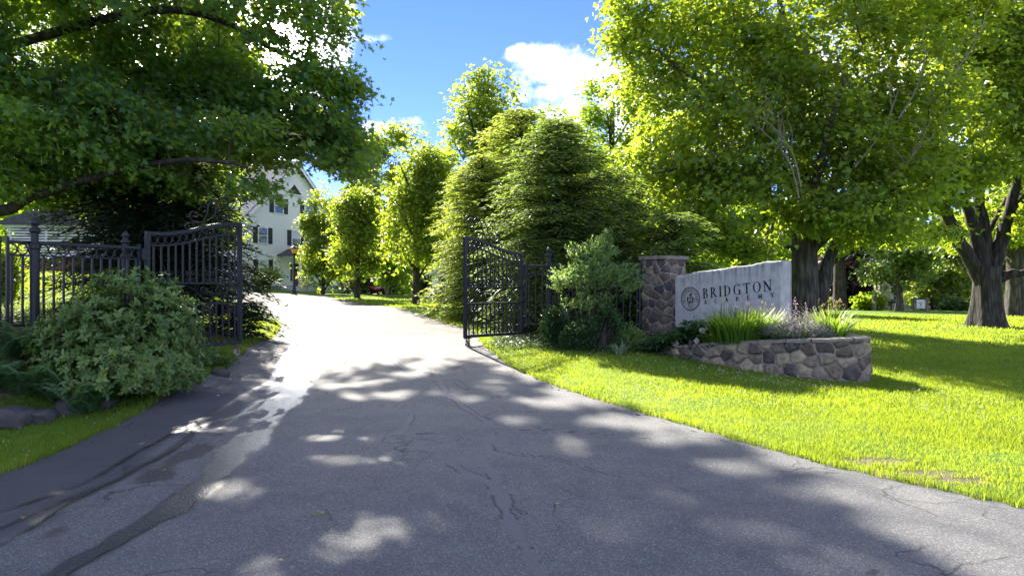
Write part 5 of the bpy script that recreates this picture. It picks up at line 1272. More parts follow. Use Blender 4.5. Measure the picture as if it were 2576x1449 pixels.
# --- 4 wide maple at the right
def right_maple():
    b = (18.05, 28., .1); W = lambda px, py, D: in_world(px, py, D, b)
    trunk = [(0, 0, -.3), (0, 0, .8), (-.02, 0, 1.6), (-.02, 0, 2.3)]
    limbs = [([(-.12, 0, 1.6), W(2450, 670, 28), W(2405, 590, 27.6), W(2360, 500, 27), W(2300, 440, 26.2), W(2220, 400, 25.6)], .34, .05),
             ([(0, 0, 1.9), W(2462, 620, 28), W(2440, 540, 28), W(2405, 480, 28), W(2340, 400, 27.6), W(2290, 300, 27.4)], .3, .05),
             ([(0, .1, 2.0), W(2478, 600, 28.2), W(2462, 490, 28.4), W(2462, 380, 28.6), W(2440, 200, 28.6), W(2430, 0, 28.6)], .3, .05),
             ([(.1, 0, 1.9), W(2510, 640, 28), W(2538, 540, 28), W(2560, 440, 28), W(2580, 330, 28), W(2620, 150, 28)], .33, .05),
             ([(.2, 0, 1.55), W(2510, 706, 28), W(2540, 690, 27.8), W(2580, 682, 27.6), W(2660, 640, 27.2)], .26, .08), ([W(2538, 545, 28), W(2576, 500, 27.6), W(2640, 430, 27)], .18, .04),
             ([W(2462, 620, 28), W(2500, 560, 28.4), W(2530, 500, 28.8)], .14, .05)]
    ells = []
    def e(px, py, D, rx, ry, rz, n): x, y, z = W(px, py, D); ells.append((x, y, z, rx, ry, rz, n))
    e(2290, 380, 26.8, 1.8, 2.4, 1.2, 150); e(2430, 300, 27, 2.2, 2.6, 1.6, 200); e(2480, 130, 27.5, 2.4, 3, 1.9, 230); e(2580, 330, 27, 2.0, 2.6, 1.6, 160); e(2600, 120, 28, 2.4, 3, 2, 200); e(2340, 500, 26.6, 1.3, 2, .55, 80)
    e(2400, 430, 26.6, 1.6, 2, .8, 110); e(2240, 520, 26.2, .9, 1.6, .5, 45); e(2540, 430, 29.5, 1.4, 1.4, .6, 50); e(2440, 20, 28, 2.6, 3, 2, 200); e(2620, 540, 27.2, 1.0, 1.8, .6, 45); e(2330, 590, 26.5, .8, 1.4, .4, 30); e(2500, 410, 26.4, 1.6, 1.6, .6, 80)
    ells += [(3, 0, 10, 4.5, 5, 4, 260), (0, 0, 15, 6, 6, 3, 300)]
    tree('maple_tree', 'spreading maple at right with a dark forked trunk and a low horizontal limb', 'tree', b, trunk, limbs, ells, 24, .55, .2, .2, T_MID, M['maple'], M['bark_dark'], 13, gap=.42, gsc=.42, tr=(.52, .44), flare=.7, flat=.65, droop=.3)
right_maple()

# --- young maples along the drive: one mesh set, individuals placed by hand
def simple_tree(label, px, py, D, top, wid, low, mat, barkm, seed, per=16, n=260, size=.2, group=None, name='maple_tree', trr=.14, tpl=T_MID, R_=.4, gap=.4, lobes=None, rz=.2, cat='tree', zb=None, flat=.7):
    X = (px - 1288) * D / FPX; z = h1(X, D) if zb is None else zb; k = D / FPX; b = (X, D, z)
    zt = CZ + (724.5 - top) * k - z; zl = CZ + (724.5 - low) * k - z; w = wid * k / 2; hc = (zt + zl) / 2; rz_ = (zt - zl) / 2
    trunk = [(0, 0, -.2), (.03, 0, zl * .6), (.02, .05, zl + rz_ * .6), (0, .05, zl + rz_ * 1.5)]
    rg = np.random.default_rng(seed); limbs = []
    for i in range(9):
        a = i * 2.4 + rg.random(); z0 = zl * .85 + rz_ * 2 * .62 * i / 9; limbs.append(([(0, 0, z0), (w * .45 * math.cos(a), w * .45 * math.sin(a), z0 + rz_ * .35), (w * .8 * math.cos(a), w * .8 * math.sin(a), z0 + rz_ * .55)], trr * .4, .012))
    if lobes is None:
        rl = np.random.default_rng(seed + 700); lobes = [(0, 0, -.18, .9, .8, .5), (.05, 0, .42, .62, .56, .3)]
        for q in range(9):
            al = rl.random() * 6.283; zz = rl.uniform(-.75, .7); rr = (.62 - .35 * max(0, zz)) * rl.uniform(.75, 1.15); lobes.append((rr * math.cos(al), rr * math.sin(al), zz, rl.uniform(.26, .5), rl.uniform(.16, .32), .13))
    ells = [(w * lx, w * ly, hc + rz_ * lz, w * lr, w * lr, rz_ * lh, int(n * f)) for lx, ly, lz, lr, lh, f in lobes]
    return tree(name, label, cat, b, trunk, limbs, ells, per, R_, rz, size, tpl, mat, barkm, seed, gap=gap, gsc=.55, tr=(trr, trr * .6), flare=.25, group=group, flat=flat, twigfrac=.6)
YG = 'young maples along the drive'
simple_tree('round young maple with golden leaves hiding the right half of the house', 812, 738, 50, 470, 140, 738, M['maple_gold'], M['bark_dark'], 21, n=300, group=YG, size=.21)
simple_tree('young maple whose trunk stands in front of the red car', 898, 750, 40, 462, 150, 702, M['maple_gold'], M['bark_dark'], 22, n=330, group=YG, trr=.17, size=.19)
simple_tree('slim young tree with a pale thin trunk between two darker maples', 972, 750, 44, 640, 60, 715, M['maple_lime'], M['bark_pale'], 23, n=70, group=YG, trr=.09, size=.18)
simple_tree('tallest young maple of the row, with a dark trunk on the open lawn', 1046, 768, 32, 325, 190, 700, M['maple_gold'], M['bark_dark'], 24, n=460, group=YG, trr=.17, size=.16, R_=.34)
simple_tree('tall dark green tree behind the row of young maples', 985, 745, 52, 300, 200, 735, M['maple'], M['bark_dark'], 25, n=430, per=18, size=.27, trr=.25, R_=.55)
simple_tree('tallest dark maple rising above the hemlocks against the sky', 1212, 760, 42, 165, 270, 600, M['maple'], M['bark_dark'], 26, n=560, per=18, size=.23, trr=.3, R_=.46, lobes=[(0, 0, -.2, .95, .85, .5), (.05, 0, .42, .66, .56, .35), (-.35, 0, -.3, .6, .5, .2), (.35, 0, -.1, .6, .5, .2), (.0, 0, .75, .3, .24, .08)])
simple_tree('loose pale green tree in front of the white cloud', 1540, 800, 38, 165, 230, 560, M['maple_lime'], M['bark'], 27, n=240, per=13, size=.2, trr=.2, gap=.48, R_=.45)
simple_tree('sunny yellow-green tree filling the gap left of the old maple', 1640, 800, 33, 270, 360, 720, M['maple_lime'], M['bark'], 28, n=430, per=16, size=.22, trr=.25, R_=.5)
simple_tree('full yellow-green tree filling the skyline behind the hemlock clump', 1390, 800, 38, 262, 400, 720, M['maple_lime'], M['bark'], 41, n=460, per=17, size=.24, trr=.28, R_=.5)
simple_tree('mid green tree behind the tallest young maple of the row', 1105, 750, 64, 340, 220, 720, M['maple'], M['bark'], 42, n=330, per=16, size=.34, trr=.3, R_=.7)
simple_tree('bright yellow-green tree glowing behind the dark overhanging maple', 190, 690, 36, 150, 420, 640, M['maple_lime'], M['bark'], 29, n=420, per=16, size=.3, trr=.3, R_=.65, zb=1.9)
simple_tree('sunlit tree behind the left gate leaf and its crest', 495, 700, 44, 290, 220, 660, M['maple_lime'], M['bark'], 30, n=360, per=16, size=.28, trr=.3, R_=.6)
simple_tree('pale leafed tree with a curved trunk before the cream house', 2262, 784, 52, 545, 190, 735, M['pale'], M['bark'], 31, n=300, per=16, size=.26, trr=.27, R_=.5)
simple_tree('copper beech with purple-black leaves left of the lime shrub', 2130, 784, 60, 540, 190, 790, M['beech'], M['bark_dark'], 32, n=420, per=16, size=.34, trr=.5, R_=.6)
simple_tree('old tree with a stout trunk beside the copper beech', 2112, 781, 55, 520, 130, 655, M['maple_lime'], M['bark_dark'], 33, n=120, per=12, size=.25, trr=.5, gap=.5)
simple_tree('tree with a thick trunk half cut by the right edge of the picture', 2556, 796, 42, 430, 330, 640, M['maple'], M['bark'], 34, n=360, per=16, size=.26, trr=.55, R_=.55)
simple_tree('ochre leaved small tree behind the white board sign', 2345, 784, 58, 655, 130, 780, M['maple_gold'], M['bark'], 35, n=150, per=14, size=.26, trr=.14)
simple_tree('medium green tree between the pale tree and the spreading maple', 2390, 784, 60, 520, 190, 770, M['maple'], M['bark'], 36, n=330, per=16, size=.32, trr=.25, R_=.6)
simple_tree('light green tree deep behind the forked maple trunk', 2500, 784, 66, 480, 260, 775, M['pale'], M['bark'], 37, n=330, per=16, size=.36, trr=.3, R_=.7)
simple_tree('leafy tree behind the conifer and stone pillar', 1870, 790, 44, 470, 300, 760, M['maple_lime'], M['bark'], 38, n=380, per=16, size=.3, trr=.3, R_=.6)
simple_tree('dim green tree right of the old maple trunk', 2160, 784, 72, 500, 330, 760, M['maple'], M['bark'], 39, n=360, per=16, size=.42, trr=.3, R_=.8)
simple_tree('small round-headed tree in front of the white house', 678, 733, 56, 667, 66, 716, M['maple'], M['bark_dark'], 40, n=90, per=14, size=.16, trr=.06, R_=.25, lobes=[(0, 0, -.1, .95, .8, .5), (-.3, 0, -.2, .6, .5, .25), (.35, 0, -.3, .55, .5, .25), (0, 0, .4, .6, .5, .2)])

# --- bushes
def bush(label, px, py, D, w, hgt, mat, seed, n=60, per=14, size=.12, name='shrub', group=None, tpl=T_DIA, R_=.2, rz=.14, zb=None, flat=.9, depth=1.):
    X = (px - 1288) * D / FPX; z = h1(X, D) if zb is None else zb; k = D / FPX; w = w * k / 2; hgt = hgt * k; rg = np.random.default_rng(seed)
    t = thing(name, label, 'shrub', (X, D, z), 0, group); ells = [(0, 0, hgt * .5, w, w * .9 * depth, hgt * .5, n), (-w * .35, 0, hgt * .42, w * .6, w * .6 * depth, hgt * .45, n // 3), (w * .3, 0, hgt * .45, w * .65, w * .6 * depth, hgt * .48, n // 3)]
    cl = crown_points(ells, rg, .34, 1.2, seed, .4); cl = cl[cl[:, 2] > .04]
    L = Leaves(); spray(L, cl, per, R_, rz, size, tpl, rg, np.array([0, 0, hgt * .3]), -.25, flat); L.build('foliage', mat, t)
    st = [(np.array([(rg.normal(0, .06), rg.normal(0, .06), -.1), c * np.array([.5, .5, .55]), c]), np.array([.022, .014, .006])) for c in cl[::4]]
    tubes(st, 'stems', M['bark_dark'], t, 5); return t
bush('rounded lime green shrub standing alone on the far lawn', 2186, 786, 55, 78, 44, M['maple_lime'], 51, n=110, size=.2, R_=.24)
bush('low dark shrub at the foot of the small tree by the house', 645, 736, 56, 62, 30, M['yew'], 52, n=60, size=.18)
bush('clipped green shrub behind the fence at far left', 18, 690, 15, 90, 126, M['maple'], 53, n=150, size=.07, R_=.14)
bush('dark hedge shrub right of the red car', 1010, 746, 66, 110, 50, M['maple'], 54, n=120, size=.3, R_=.4)
bush('orange tinged shrub left of the dark young maple trunk', 1015, 748, 58, 40, 26, M['maple_gold'], 55, n=50, size=.2)
bush('dark shrub behind the dark young maple trunk', 1062, 746, 62, 70, 46, M['yew'], 56, n=90, size=.25, R_=.35)
bush('low shrub in front of the cottage wall', 1108, 750, 57, 46, 16, M['yew'], 57, n=40, size=.18)
bush('tawny bush in front of the half-hidden white house', 2088, 783, 56, 46, 30, M['pale'], 58, n=60, size=.16)
bush('brown-purple bush at the foot of the copper beech', 2150, 786, 58, 60, 44, M['beech'], 59, n=90, size=.24, R_=.3)
bush('dark bush between the sign board and the forked maple', 2400, 788, 56, 70, 26, M['yew'], 60, n=70, size=.22, R_=.3)
bush('dark hedge bush right of the forked maple trunk', 2530, 792, 50, 80, 40, M['yew'], 61, n=90, size=.22, R_=.3)

# --- hemlocks
def hemlock(label, px, py, D, top, wid, mat, seed, nb=230, size=.10, step=.075, dens=2.2, low=.02, zb=None, power=.75, name='hemlock_tree', bot=.0, minl=.25):
    X = (px - 1288) * D / FPX; z = h1(X, D) if zb is None else zb; k = D / FPX; hgt = CZ + (724.5 - top) * k - z; rad = wid * k / 2; rg = np.random.default_rng(seed)
    t = thing(name, label, 'tree', (X, D, z)); tr = trunk_mesh([(0, 0, -.2), (.03, 0, hgt * .5), (0, 0, hgt * .98)], .03 + hgt * .016, .015, .3, 'trunk', M['bark_dark'], t, seed, 30, 12)
    nb = int(nb * dens); size *= 1.3; L = Leaves(); segs = []; PP = []; DD = []; NN = []; SS = []; TT = []
    for i in range(nb):
        f = (i + rg.random()) / nb; f = f ** 1.08; z0 = low * hgt + f * (hgt - low * hgt); ln = rad * ((1 - f ** 2.4) ** (power + .15)) * rg.uniform(.62, 1.12) * (1 - .35 * max(0, .12 - f) / .12) + minl * rg.uniform(.6, 1.2); a = rg.random() * 2 * math.pi
        n = max(5, int(ln / .16)); s = np.linspace(0, 1, n); up = .22 + .5 * f; r = s * ln; bend = rg.normal(0, .12)
        pts = np.stack([np.cos(a + bend * s) * r, np.sin(a + bend * s) * r, z0 + ln * (up * s - (.42 + .15 * rg.random()) * s * s)], 1); segs.append((pts, np.linspace(.012 + .007 * ln, .004, n)))
        tint0 = rg.normal(.45, .2)
        for j in range(1, n):
            for sd in (-1, 1):
                tl = (.34 * ln * (1 - s[j]) + .16) * rg.uniform(.6, 1.1); td = a + sd * rg.uniform(.7, 1.15); m = max(3, int(tl / step)); q = np.linspace(.1, 1, m)
                c = pts[j] + np.stack([np.cos(td) * q * tl, np.sin(td) * q * tl, -.22 * tl * q * q + rg.normal(0, .02, m)], 1); PP.append(c)
                al = td + np.where(np.arange(m) % 2 == 0, .55, -.55) + rg.normal(0, .25, m); DD.append(np.stack([np.cos(al), np.sin(al), rg.normal(-.18, .2, m)], 1)); NN.append(rg.normal(0, .35, (m, 3)) + np.array([0, 0, 1.])); SS.append(size * rg.uniform(.8, 1.4, m) * (1.15 - .35 * q)); TT.append(np.clip(tint0 + .3 * (q - .5) + rg.normal(0, .12, m), 0, 1))
    L.add(np.concatenate(PP), np.concatenate(DD), np.concatenate(NN), np.concatenate(SS), T_NEEDLE, rg, np.concatenate(TT)); L.build('crown', mat, t); tubes(segs, 'limbs', M['bark_dark'], t, 5)
    return t
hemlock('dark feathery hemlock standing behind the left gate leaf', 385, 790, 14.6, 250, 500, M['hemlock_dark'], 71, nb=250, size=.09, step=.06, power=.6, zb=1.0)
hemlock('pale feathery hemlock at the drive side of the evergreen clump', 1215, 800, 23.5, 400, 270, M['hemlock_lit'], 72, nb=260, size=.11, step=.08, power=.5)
hemlock('broad dark hemlock in the middle of the evergreen clump behind the right gate leaf', 1405, 820, 19.2, 310, 390, M['hemlock'], 73, nb=340, size=.1, step=.075, power=.55)
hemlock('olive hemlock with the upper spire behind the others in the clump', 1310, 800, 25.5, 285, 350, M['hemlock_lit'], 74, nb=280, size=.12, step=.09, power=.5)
hemlock('right-hand hemlock of the clump, above the grey-green shrub', 1535, 815, 21.0, 430, 290, M['hemlock'], 75, nb=240, size=.11, step=.08, power=.45)
hemlock('low dark pine behind the fieldstone pillar', 1690, 815, 19., 545, 250, M['hemlock'], 76, nb=130, size=.12, step=.07, power=.4)
hemlock('distant pine top showing above the left maple row', 918, 745, 60, 335, 150, M['hemlock'], 77, nb=110, size=.3, step=.25, power=.7)

# --- far wood as one mass
def far_wood():
    rg = np.random.default_rng(99); L = Leaves()
    for a in np.linspace(-1.25, 1.25, 84):
        for ring in range(2):
            D = rg.uniform(86, 100) + 18 * ring; x = math.tan(a * .9) * D if abs(a) < 1.1 else math.sin(a) * D * 1.6; x += rg.normal(0, 2); 
            hgt = rg.uniform(8, 12) + 2 * ring; w = rg.uniform(3.2, 5.2); z = h1(x, D)
            cl = crown_points([(x, D, z + hgt * .52, w, w, hgt * .5, 110)], rg, .36, .2, 3, .35)
            spray(L, cl, 6, .9, .5, .95, T_DIA, rg, np.array([x, D, z + hgt * .4]), .2, .9)
    o = L.build('far_woods', M['maple']); tag(o, 'continuous belt of woods closing the view beyond the lawns', kind='stuff')
far_wood()

# ------------------------------------------------------------------ shrubs and plants at the gate
def rhodo():
    D0 = 9.7; p = P(262, 1000, D0); b = (p[0] - .0, 9.6, .28); t = thing('shrub', 'big rounded rhododendron with whorled leaves in front of the left gate leaf', 'shrub', b)
    rg = np.random.default_rng(201); W = lambda px, py, D: in_world(px, py, D, b)
    ells = []
    def e(px, py, D, rx, ry, rz, n): x, y, z = W(px, py, D); ells.append((x, y, z, rx, ry, rz, n))
    e(330, 830, 9.7, .85, .75, .72, 860); e(210, 870, 9.4, .62, .55, .5, 400); e(420, 850, 9.9, .45, .5, .55, 320); e(300, 930, 9.2, .85, .55, .32, 380); e(400, 760, 9.9, .38, .4, .33, 110); e(270, 745, 9.8, .36, .4, .33, 95); e(450, 930, 9.6, .35, .45, .28, 100); e(140, 850, 9.4, .35, .4, .3, 70); e(380, 950, 9.4, .5, .4, .2, 90)
    cl = crown_points(ells, rg, .25, 2.2, 4, .32); cl = cl[cl[:, 2] > .02]; c0 = np.array(W(320, 900, 9.9)); L = Leaves(); per = 9; k = len(cl)
    ax = cl - c0; ax[:, 2] = np.abs(ax[:, 2]) * .5 + .45; ax /= np.linalg.norm(ax, axis=1, keepdims=True); ax += rg.normal(0, .25, ax.shape); ax /= np.linalg.norm(ax, axis=1, keepdims=True)
    u = np.cross(ax, np.array([.3, .9, .1])); u /= np.linalg.norm(u, axis=1, keepdims=True); v = np.cross(ax, u)
    A = (np.arange(per)[None] * 2.4 + rg.random((k, 1)) * 6.3 + rg.normal(0, .2, (k, per)))[..., None]; lift = rg.uniform(.05, .9, (k, per))[..., None]
    d = u[:, None] * np.cos(A) + v[:, None] * np.sin(A) + ax[:, None] * lift; nrm = ax[:, None] - d * .3 + rg.normal(0, .15, d.shape)
    pos = cl[:, None] + ax[:, None] * rg.uniform(-.04, .02, (k, per, 1)); sz = rg.uniform(.055, .1, (k, per)) * rg.uniform(.8, 1.15, (k, 1)); tint = np.clip(np.repeat(rg.normal(.5, .2, (k, 1)), per, 1) + .3 * (lift[..., 0] - .4), 0, 1)
    L.add(pos.reshape(-1, 3), d.reshape(-1, 3), nrm.reshape(-1, 3), sz.ravel(), T_OVAL, rg, tint.ravel()); L.build('foliage', M['rhodo'], t)
    st = [(np.array([(c0[0] + rg.normal(0, .15), c0[1] + rg.normal(0, .15), -.15), (c0 * .5 + c * .5) * np.array([1, 1, .8]), c]), np.array([.02, .012, .005])) for c in cl[::6]]
    tubes(st, 'stems', M['bark_dark'], t, 5)
rhodo()

def fern(label, px, py, D, s, seed, nf=17, group='ferns on the bank'):
    p = P(px, py, D); z = h1(p[0], D); s *= 1.35; t = thing('fern', label, 'fern', (p[0], D, z), 0, group); rg = np.random.default_rng(seed); L = Leaves(); st = []
    for i in range(nf):
        a = i * 2.4 + rg.random(); ln = s * rg.uniform(.75, 1.15); n = 26; q = np.linspace(0, 1, n); up = rg.uniform(.5, .95)
        pts = np.stack([np.cos(a) * ln * q * .62, np.sin(a) * ln * q * .62, ln * (1.35 * up * q - .75 * up * q ** 2.4)], 1); st.append((pts, np.linspace(.004, .0015, n)))
        side = np.array([-math.sin(a), math.cos(a), 0]); w = .26 * ln * np.sin(np.pi * np.clip(q * .92 + .1, 0, 1)) ** .8 * (1 - q * .55)
        for sg in (-1, 1):
            d = side * sg + np.stack([np.cos(a) * np.ones(n) * .35, np.sin(a) * np.ones(n) * .35, np.full(n, -.15)], 1); 
            # pinna as three leaflets pairs
            L.add(pts[2:], d[2:], np.tile([0, 0, 1.], (n - 2, 1)) + rg.normal(0, .1, (n - 2, 3)), w[2:] * 1.25, (np.array([(0,0,0),(-.11,.25,.0),(-.06,.6,0),(0,1,-.08),(.06,.6,0),(.11,.25,0)], float), T_MID[1]), rg, np.clip(rg.normal(.5, .15, n - 2), 0, 1))
    L.build('fronds', M['fern'], t); tubes(st, 'stalks', M['fern'], t, 4)
for i, (px, py, D, s, lb) in enumerate([(60, 960, 9.0, .62, 'fern clump above the left boulder'), (150, 950, 9.1, .6, 'fern clump above the gap between the two boulders'), (215, 985, 8.95, .55, 'fern clump spilling over the rounded boulder'), (20, 890, 9.4, .6, 'fern clump under the fence at the left frame edge'), (110, 880, 9.6, .6, 'fern clump at the foot of the acorn-topped fence post'), (-60, 930, 8.7, .6, 'fern clump left of the frame edge below the fence'), (255, 965, 9.2, .5, 'fern clump half under the rhododendron')]):
    fern(lb, px, py, D, s, 300 + i)

def rock(label, px, py, D, sx, sy, sz, seed):
    p = P(px, py, D); z = h1(p[0], D); rg = np.random.default_rng(seed); n = 36; m = 20; V = []
    for i in range(m):
        for j in range(n):
            th = math.pi * i / (m - 1); ph = 2 * math.pi * j / n; d = np.array([math.sin(th) * math.cos(ph), math.sin(th) * math.sin(ph), math.cos(th)]); e = np.sign(d) * np.abs(d) ** .62
            f = 1 + .22 * (noise3((d * 1.3 + seed)[None], 1.6, seed)[0] - .5) * 2 + .05 * (noise3((d * 5 + seed)[None], 2, seed)[0] - .5); V.append(e * f * np.array([sx, sy, sz]))
    idx = np.arange(m * n).reshape(m, n); q = np.stack([idx[:-1], np.roll(idx, -1, 1)[:-1], np.roll(idx, -1, 1)[1:], idx[1:]], -1).reshape(-1, 4)
    o = fast_mesh('boulder', np.array(V), q, M['boulder'], smooth=True, loc=(p[0], D, z + sz * .35)); o.rotation_euler = (0, 0, rg.normal(0, .3)); tag(o, label, 'boulder', 'boulders edging the left bed')
M['boulder'] = simple('grey_boulder', (.075, .075, .078), .85, .2, var=.55, nscale=7, bs=.7, bd=.03)
rock('flat topped grey boulder at the left frame edge below the ferns', 20, 1042, 8.5, .26, .24, .13, 1)
rock('low grey boulder between the flat and the rounded boulder', 105, 1030, 8.7, .16, .2, .09, 2)
rock('rounded grey boulder below the rhododendron', 185, 1008, 9.0, .19, .18, .13, 3)
rock('grey boulder mostly hidden by rhododendron leaves', 262, 1005, 9.2, .14, .16, .08, 4)
rock('small boulder at the lower right corner of the shrub bed', 553, 935, 11.2, .14, .12, .08, 6)

def weeds(name, label, px, py, D, w, hgt, mat, seed, n=90, size=.06, tpl=T_OVAL, group=None, cat='plant'):
    X = (px - 1288) * D / FPX; z = h1(X, D); t = thing(name, label, cat, (X, D, z), 0, group); rg = np.random.default_rng(seed); L = Leaves(); st = []; P_, D_, N_, S_ = [], [], [], []
    for i in range(n):
        r = w * math.sqrt(rg.random()); a = rg.random() * 6.28; bx, by = r * math.cos(a), r * math.sin(a) * .8; hh = hgt * rg.uniform(.5, 1.1) * (1 - .4 * (r / w) ** 2); tip = np.array([bx * 1.15 + rg.normal(0, .03), by * 1.15 + rg.normal(0, .03), hh]); q = np.array([(bx * .7, by * .7, -.03), (bx * .9, by * .9, hh * .5), tip]); st.append((q, np.array([.004, .003, .002])))
        for k in range(9):
            f = .25 + .75 * k / 8; c = q[0] * (1 - f) + tip * f; al = rg.random() * 6.28; P_.append(c); D_.append((math.cos(al), math.sin(al), rg.uniform(-.1, .6))); N_.append((rg.normal(0, .3), rg.normal(0, .3), 1)); S_.append(size * rg.uniform(.7, 1.3))
    L.add(np.array(P_), np.array(D_), np.array(N_), np.array(S_), tpl, rg); L.build('leaves', mat, t); tubes(st, 'stems', mat, t, 4); return t
weeds('leafy_plant', 'low grey-green plant between the rhododendron and the gate caster', 505, 905, 11.6, .32, .32, M['fern'], 401, 70)
weeds('leafy_plant', 'reddish leaved low plant at the right end of the shrub bed', 527, 930, 11.7, .16, .17, M['red_leaf'], 402, 34, .05)
weeds('leafy_plant', 'wispy upright plant left of the gate caster', 556, 905, 11.9, .16, .26, M['willow'], 403, 30, .05)
weeds('leafy_plant', 'dark green low plant below the rhododendron leaves', 470, 945, 10.9, .28, .24, M['yew'], 404, 55, .07)
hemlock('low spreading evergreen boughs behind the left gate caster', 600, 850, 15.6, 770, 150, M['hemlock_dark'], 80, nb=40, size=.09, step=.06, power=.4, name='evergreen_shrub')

# right-hand bed
M['variegated'] = leaf_mat('variegated_leaf', (.1, .16, .09), (.25, .32, .2), (.45, .5, .38), (.3, .4, .2), .3)
def willow_shrub():
    D = 14.9; p = P(1462, 872, D); b = (p[0], D, h1(p[0], D)); rg = np.random.default_rng(210); W = lambda px, py, DD: in_world(px, py, DD, b)
    t = thing('shrub', 'tall loose grey-green shrub with several thin stems in front of the right fence', 'shrub', b)
    ells = []
    def e(px, py, D_, rx, ry, rz, n): x, y, z = W(px, py, D_); ells.append((x, y, z, rx, ry, rz, n))
    e(1480, 690, 14.9, .7, .6, .3, 210); e(1430, 700, 14.7, .38, .4, .2, 80); e(1560, 690, 14.8, .42, .4, .24, 100); e(1510, 630, 14.9, .36, .4, .3, 100); e(1450, 640, 14.9, .22, .3, .2, 40); e(1525, 595, 14.9, .1, .15, .16, 20); e(1480, 760, 14.8, .55, .45, .2, 80); e(1590, 720, 14.7, .2, .25, .12, 26); e(1400, 720, 14.6, .14, .2, .1, 14)
    cl = crown_points(ells, rg, .3, 2.2, 8, .4); L = Leaves(); per = 15; c = np.repeat(cl, per, 0); k = len(c); f = np.tile(np.linspace(0, 1, per), len(cl)); ax = cl - np.array([0, 0, .5]); ax /= np.linalg.norm(ax, axis=1, keepdims=True); ax[:, 2] = .5; ax = np.repeat(ax + rg.normal(0, .3, ax.shape), per, 0)
    pos = c + ax * (f[:, None] - .5) * .22; d = ax * .6 + rg.normal(0, .55, (k, 3)); L.add(pos, d, rg.normal(0, .5, (k, 3)) + np.array([0, 0, 1.]), rg.uniform(.04, .065, k), T_OVAL, rg, np.clip(rg.normal(.5, .2, k) + .25 * (f - .5), 0, 1)); L.build('foliage', M['willow'], t)
    stems = [[(0, 0, -.1), W(1452, 800, 14.9), W(1440, 740, 14.9), W(1425, 690, 14.8)], [(.05, 0, -.1), W(1462, 790, 14.8), W(1472, 720, 14.8), W(1480, 640, 14.9)], [(.1, .05, -.1), W(1478, 800, 14.9), W(1500, 720, 14.9), W(1520, 610, 14.9)], [(-.1, 0, -.1), W(1432, 810, 14.7), W(1410, 770, 14.7), W(1400, 725, 14.6)], [(.12, 0, -.1), W(1490, 790, 14.8), W(1540, 720, 14.8), W(1585, 700, 14.7)]]
    segs = [(smooth_line(s, 12), np.linspace(.022, .008, 12)) for s in stems]; segs += grow([(s, .02, .01) for s in stems], cl[::3], rg, .004); tubes(segs, 'stems', M['bark'], t, 6)
willow_shrub()
def yewbush(label, px, py, D, w, hgt, mat, seed, n, size=.055):
    return bush(label, px, py, D, w, hgt, mat, seed, n=n, per=18, size=size, R_=.1, rz=.07)
yewbush('dark low shrub under the right fence beside the gate hinge', 1398, 872, 15.2, 74, 105, M['yew'], 410, 120)
yewbush('dark leafy shrub at the foot of the grey-green shrub', 1500, 875, 14.7, 120, 115, M['yew'], 411, 210)
yewbush('small dark shrub with pale twigs left of the striped plant', 1448, 878, 14.6, 60, 70, M['yew'], 412, 70)
yewbush('green seedling bush between the fence bars and pillar', 1585, 875, 15.1, 60, 62, M['willow'], 413, 50)
def strap_clump(name, label, px, py, D, n, ln, w, mat, seed, spread=.2, arch=.6, zb=None, group=None, buds=0, budmat=None, white=False, ell=(1, 1), cat='plant'):
    X = (px - 1288) * D / FPX; z = h1(X, D) if zb is None else zb; t = thing(name, label, cat, (X, D, z), 0, group); rg = np.random.default_rng(seed); V = []; F = []; T = []; k0 = 0; ns = 6
    for i in range(n):
        a = rg.random() * 6.283; r0 = spread * math.sqrt(rg.random()); b = np.array([r0 * math.cos(a) * ell[0], r0 * math.sin(a) * ell[1], 0]); a2 = a + rg.normal(0, .5); L = ln * rg.uniform(.6, 1.1); lean = rg.uniform(.15, .55); ar = arch * rg.uniform(.3, 1.2); tint = np.clip(rg.normal(.5, .2), 0, 1)
        q = np.linspace(0, 1, ns); r = L * (lean * q + ar * .35 * q ** 2.5); hz = L * (q * (1 - .15 * lean) - ar * .45 * q ** 3); s = np.array([-math.sin(a2), math.cos(a2), 0]); ww = w * rg.uniform(.7, 1.2) * np.array([.7, 1, 1, .85, .55, .05]) / 2
        c = b[None] + np.stack([np.cos(a2) * r, np.sin(a2) * r, hz], 1); V.append(np.concatenate([c - s * ww[:, None], c + s * ww[:, None]])); F += [(k0 + j, k0 + j + ns, k0 + j + ns + 1, k0 + j + 1) for j in range(ns - 1)]; T += [tint] * (2 * ns); k0 += 2 * ns
    fast_mesh('leaves', np.concatenate(V), np.array(F), mat, t, {'tint': np.array(T)})
    if buds:
        st = []; L2 = Leaves(); PP = []; DD = []
        for i in range(buds):
            a = rg.random() * 6.283; r0 = spread * math.sqrt(rg.random()); hh = ln * rg.uniform(.72, 1.0); b = np.array([r0 * math.cos(a) * ell[0], r0 * math.sin(a) * ell[1], 0]); tip = b + np.array([rg.normal(0, .06), rg.normal(0, .06), hh]); st.append((np.array([b, (b + tip) / 2 + rg.normal(0, .01, 3), tip]), np.array([.004, .003, .003])))
            for j in range(5): PP.append(tip + rg.normal(0, .012, 3)); DD.append((rg.normal(0, .4), rg.normal(0, .4), 1))
        tubes(st, 'stalks', mat, t, 4); k = len(PP); L2.add(np.array(PP), np.array(DD), rg.normal(0, 1, (k, 3)), rg.uniform(.018, .034, k), T_OVAL, rg); L2.build('flower_buds', budmat, t)  # closed buds at the stalk tips, all in one mesh
    return t
strap_clump('striped_plant', 'clump of white striped arching leaves at the shrub foot', 1558, 872, 14.3, 90, .34, .02, M['variegated'], 420, .1, .9)
ZS = .62
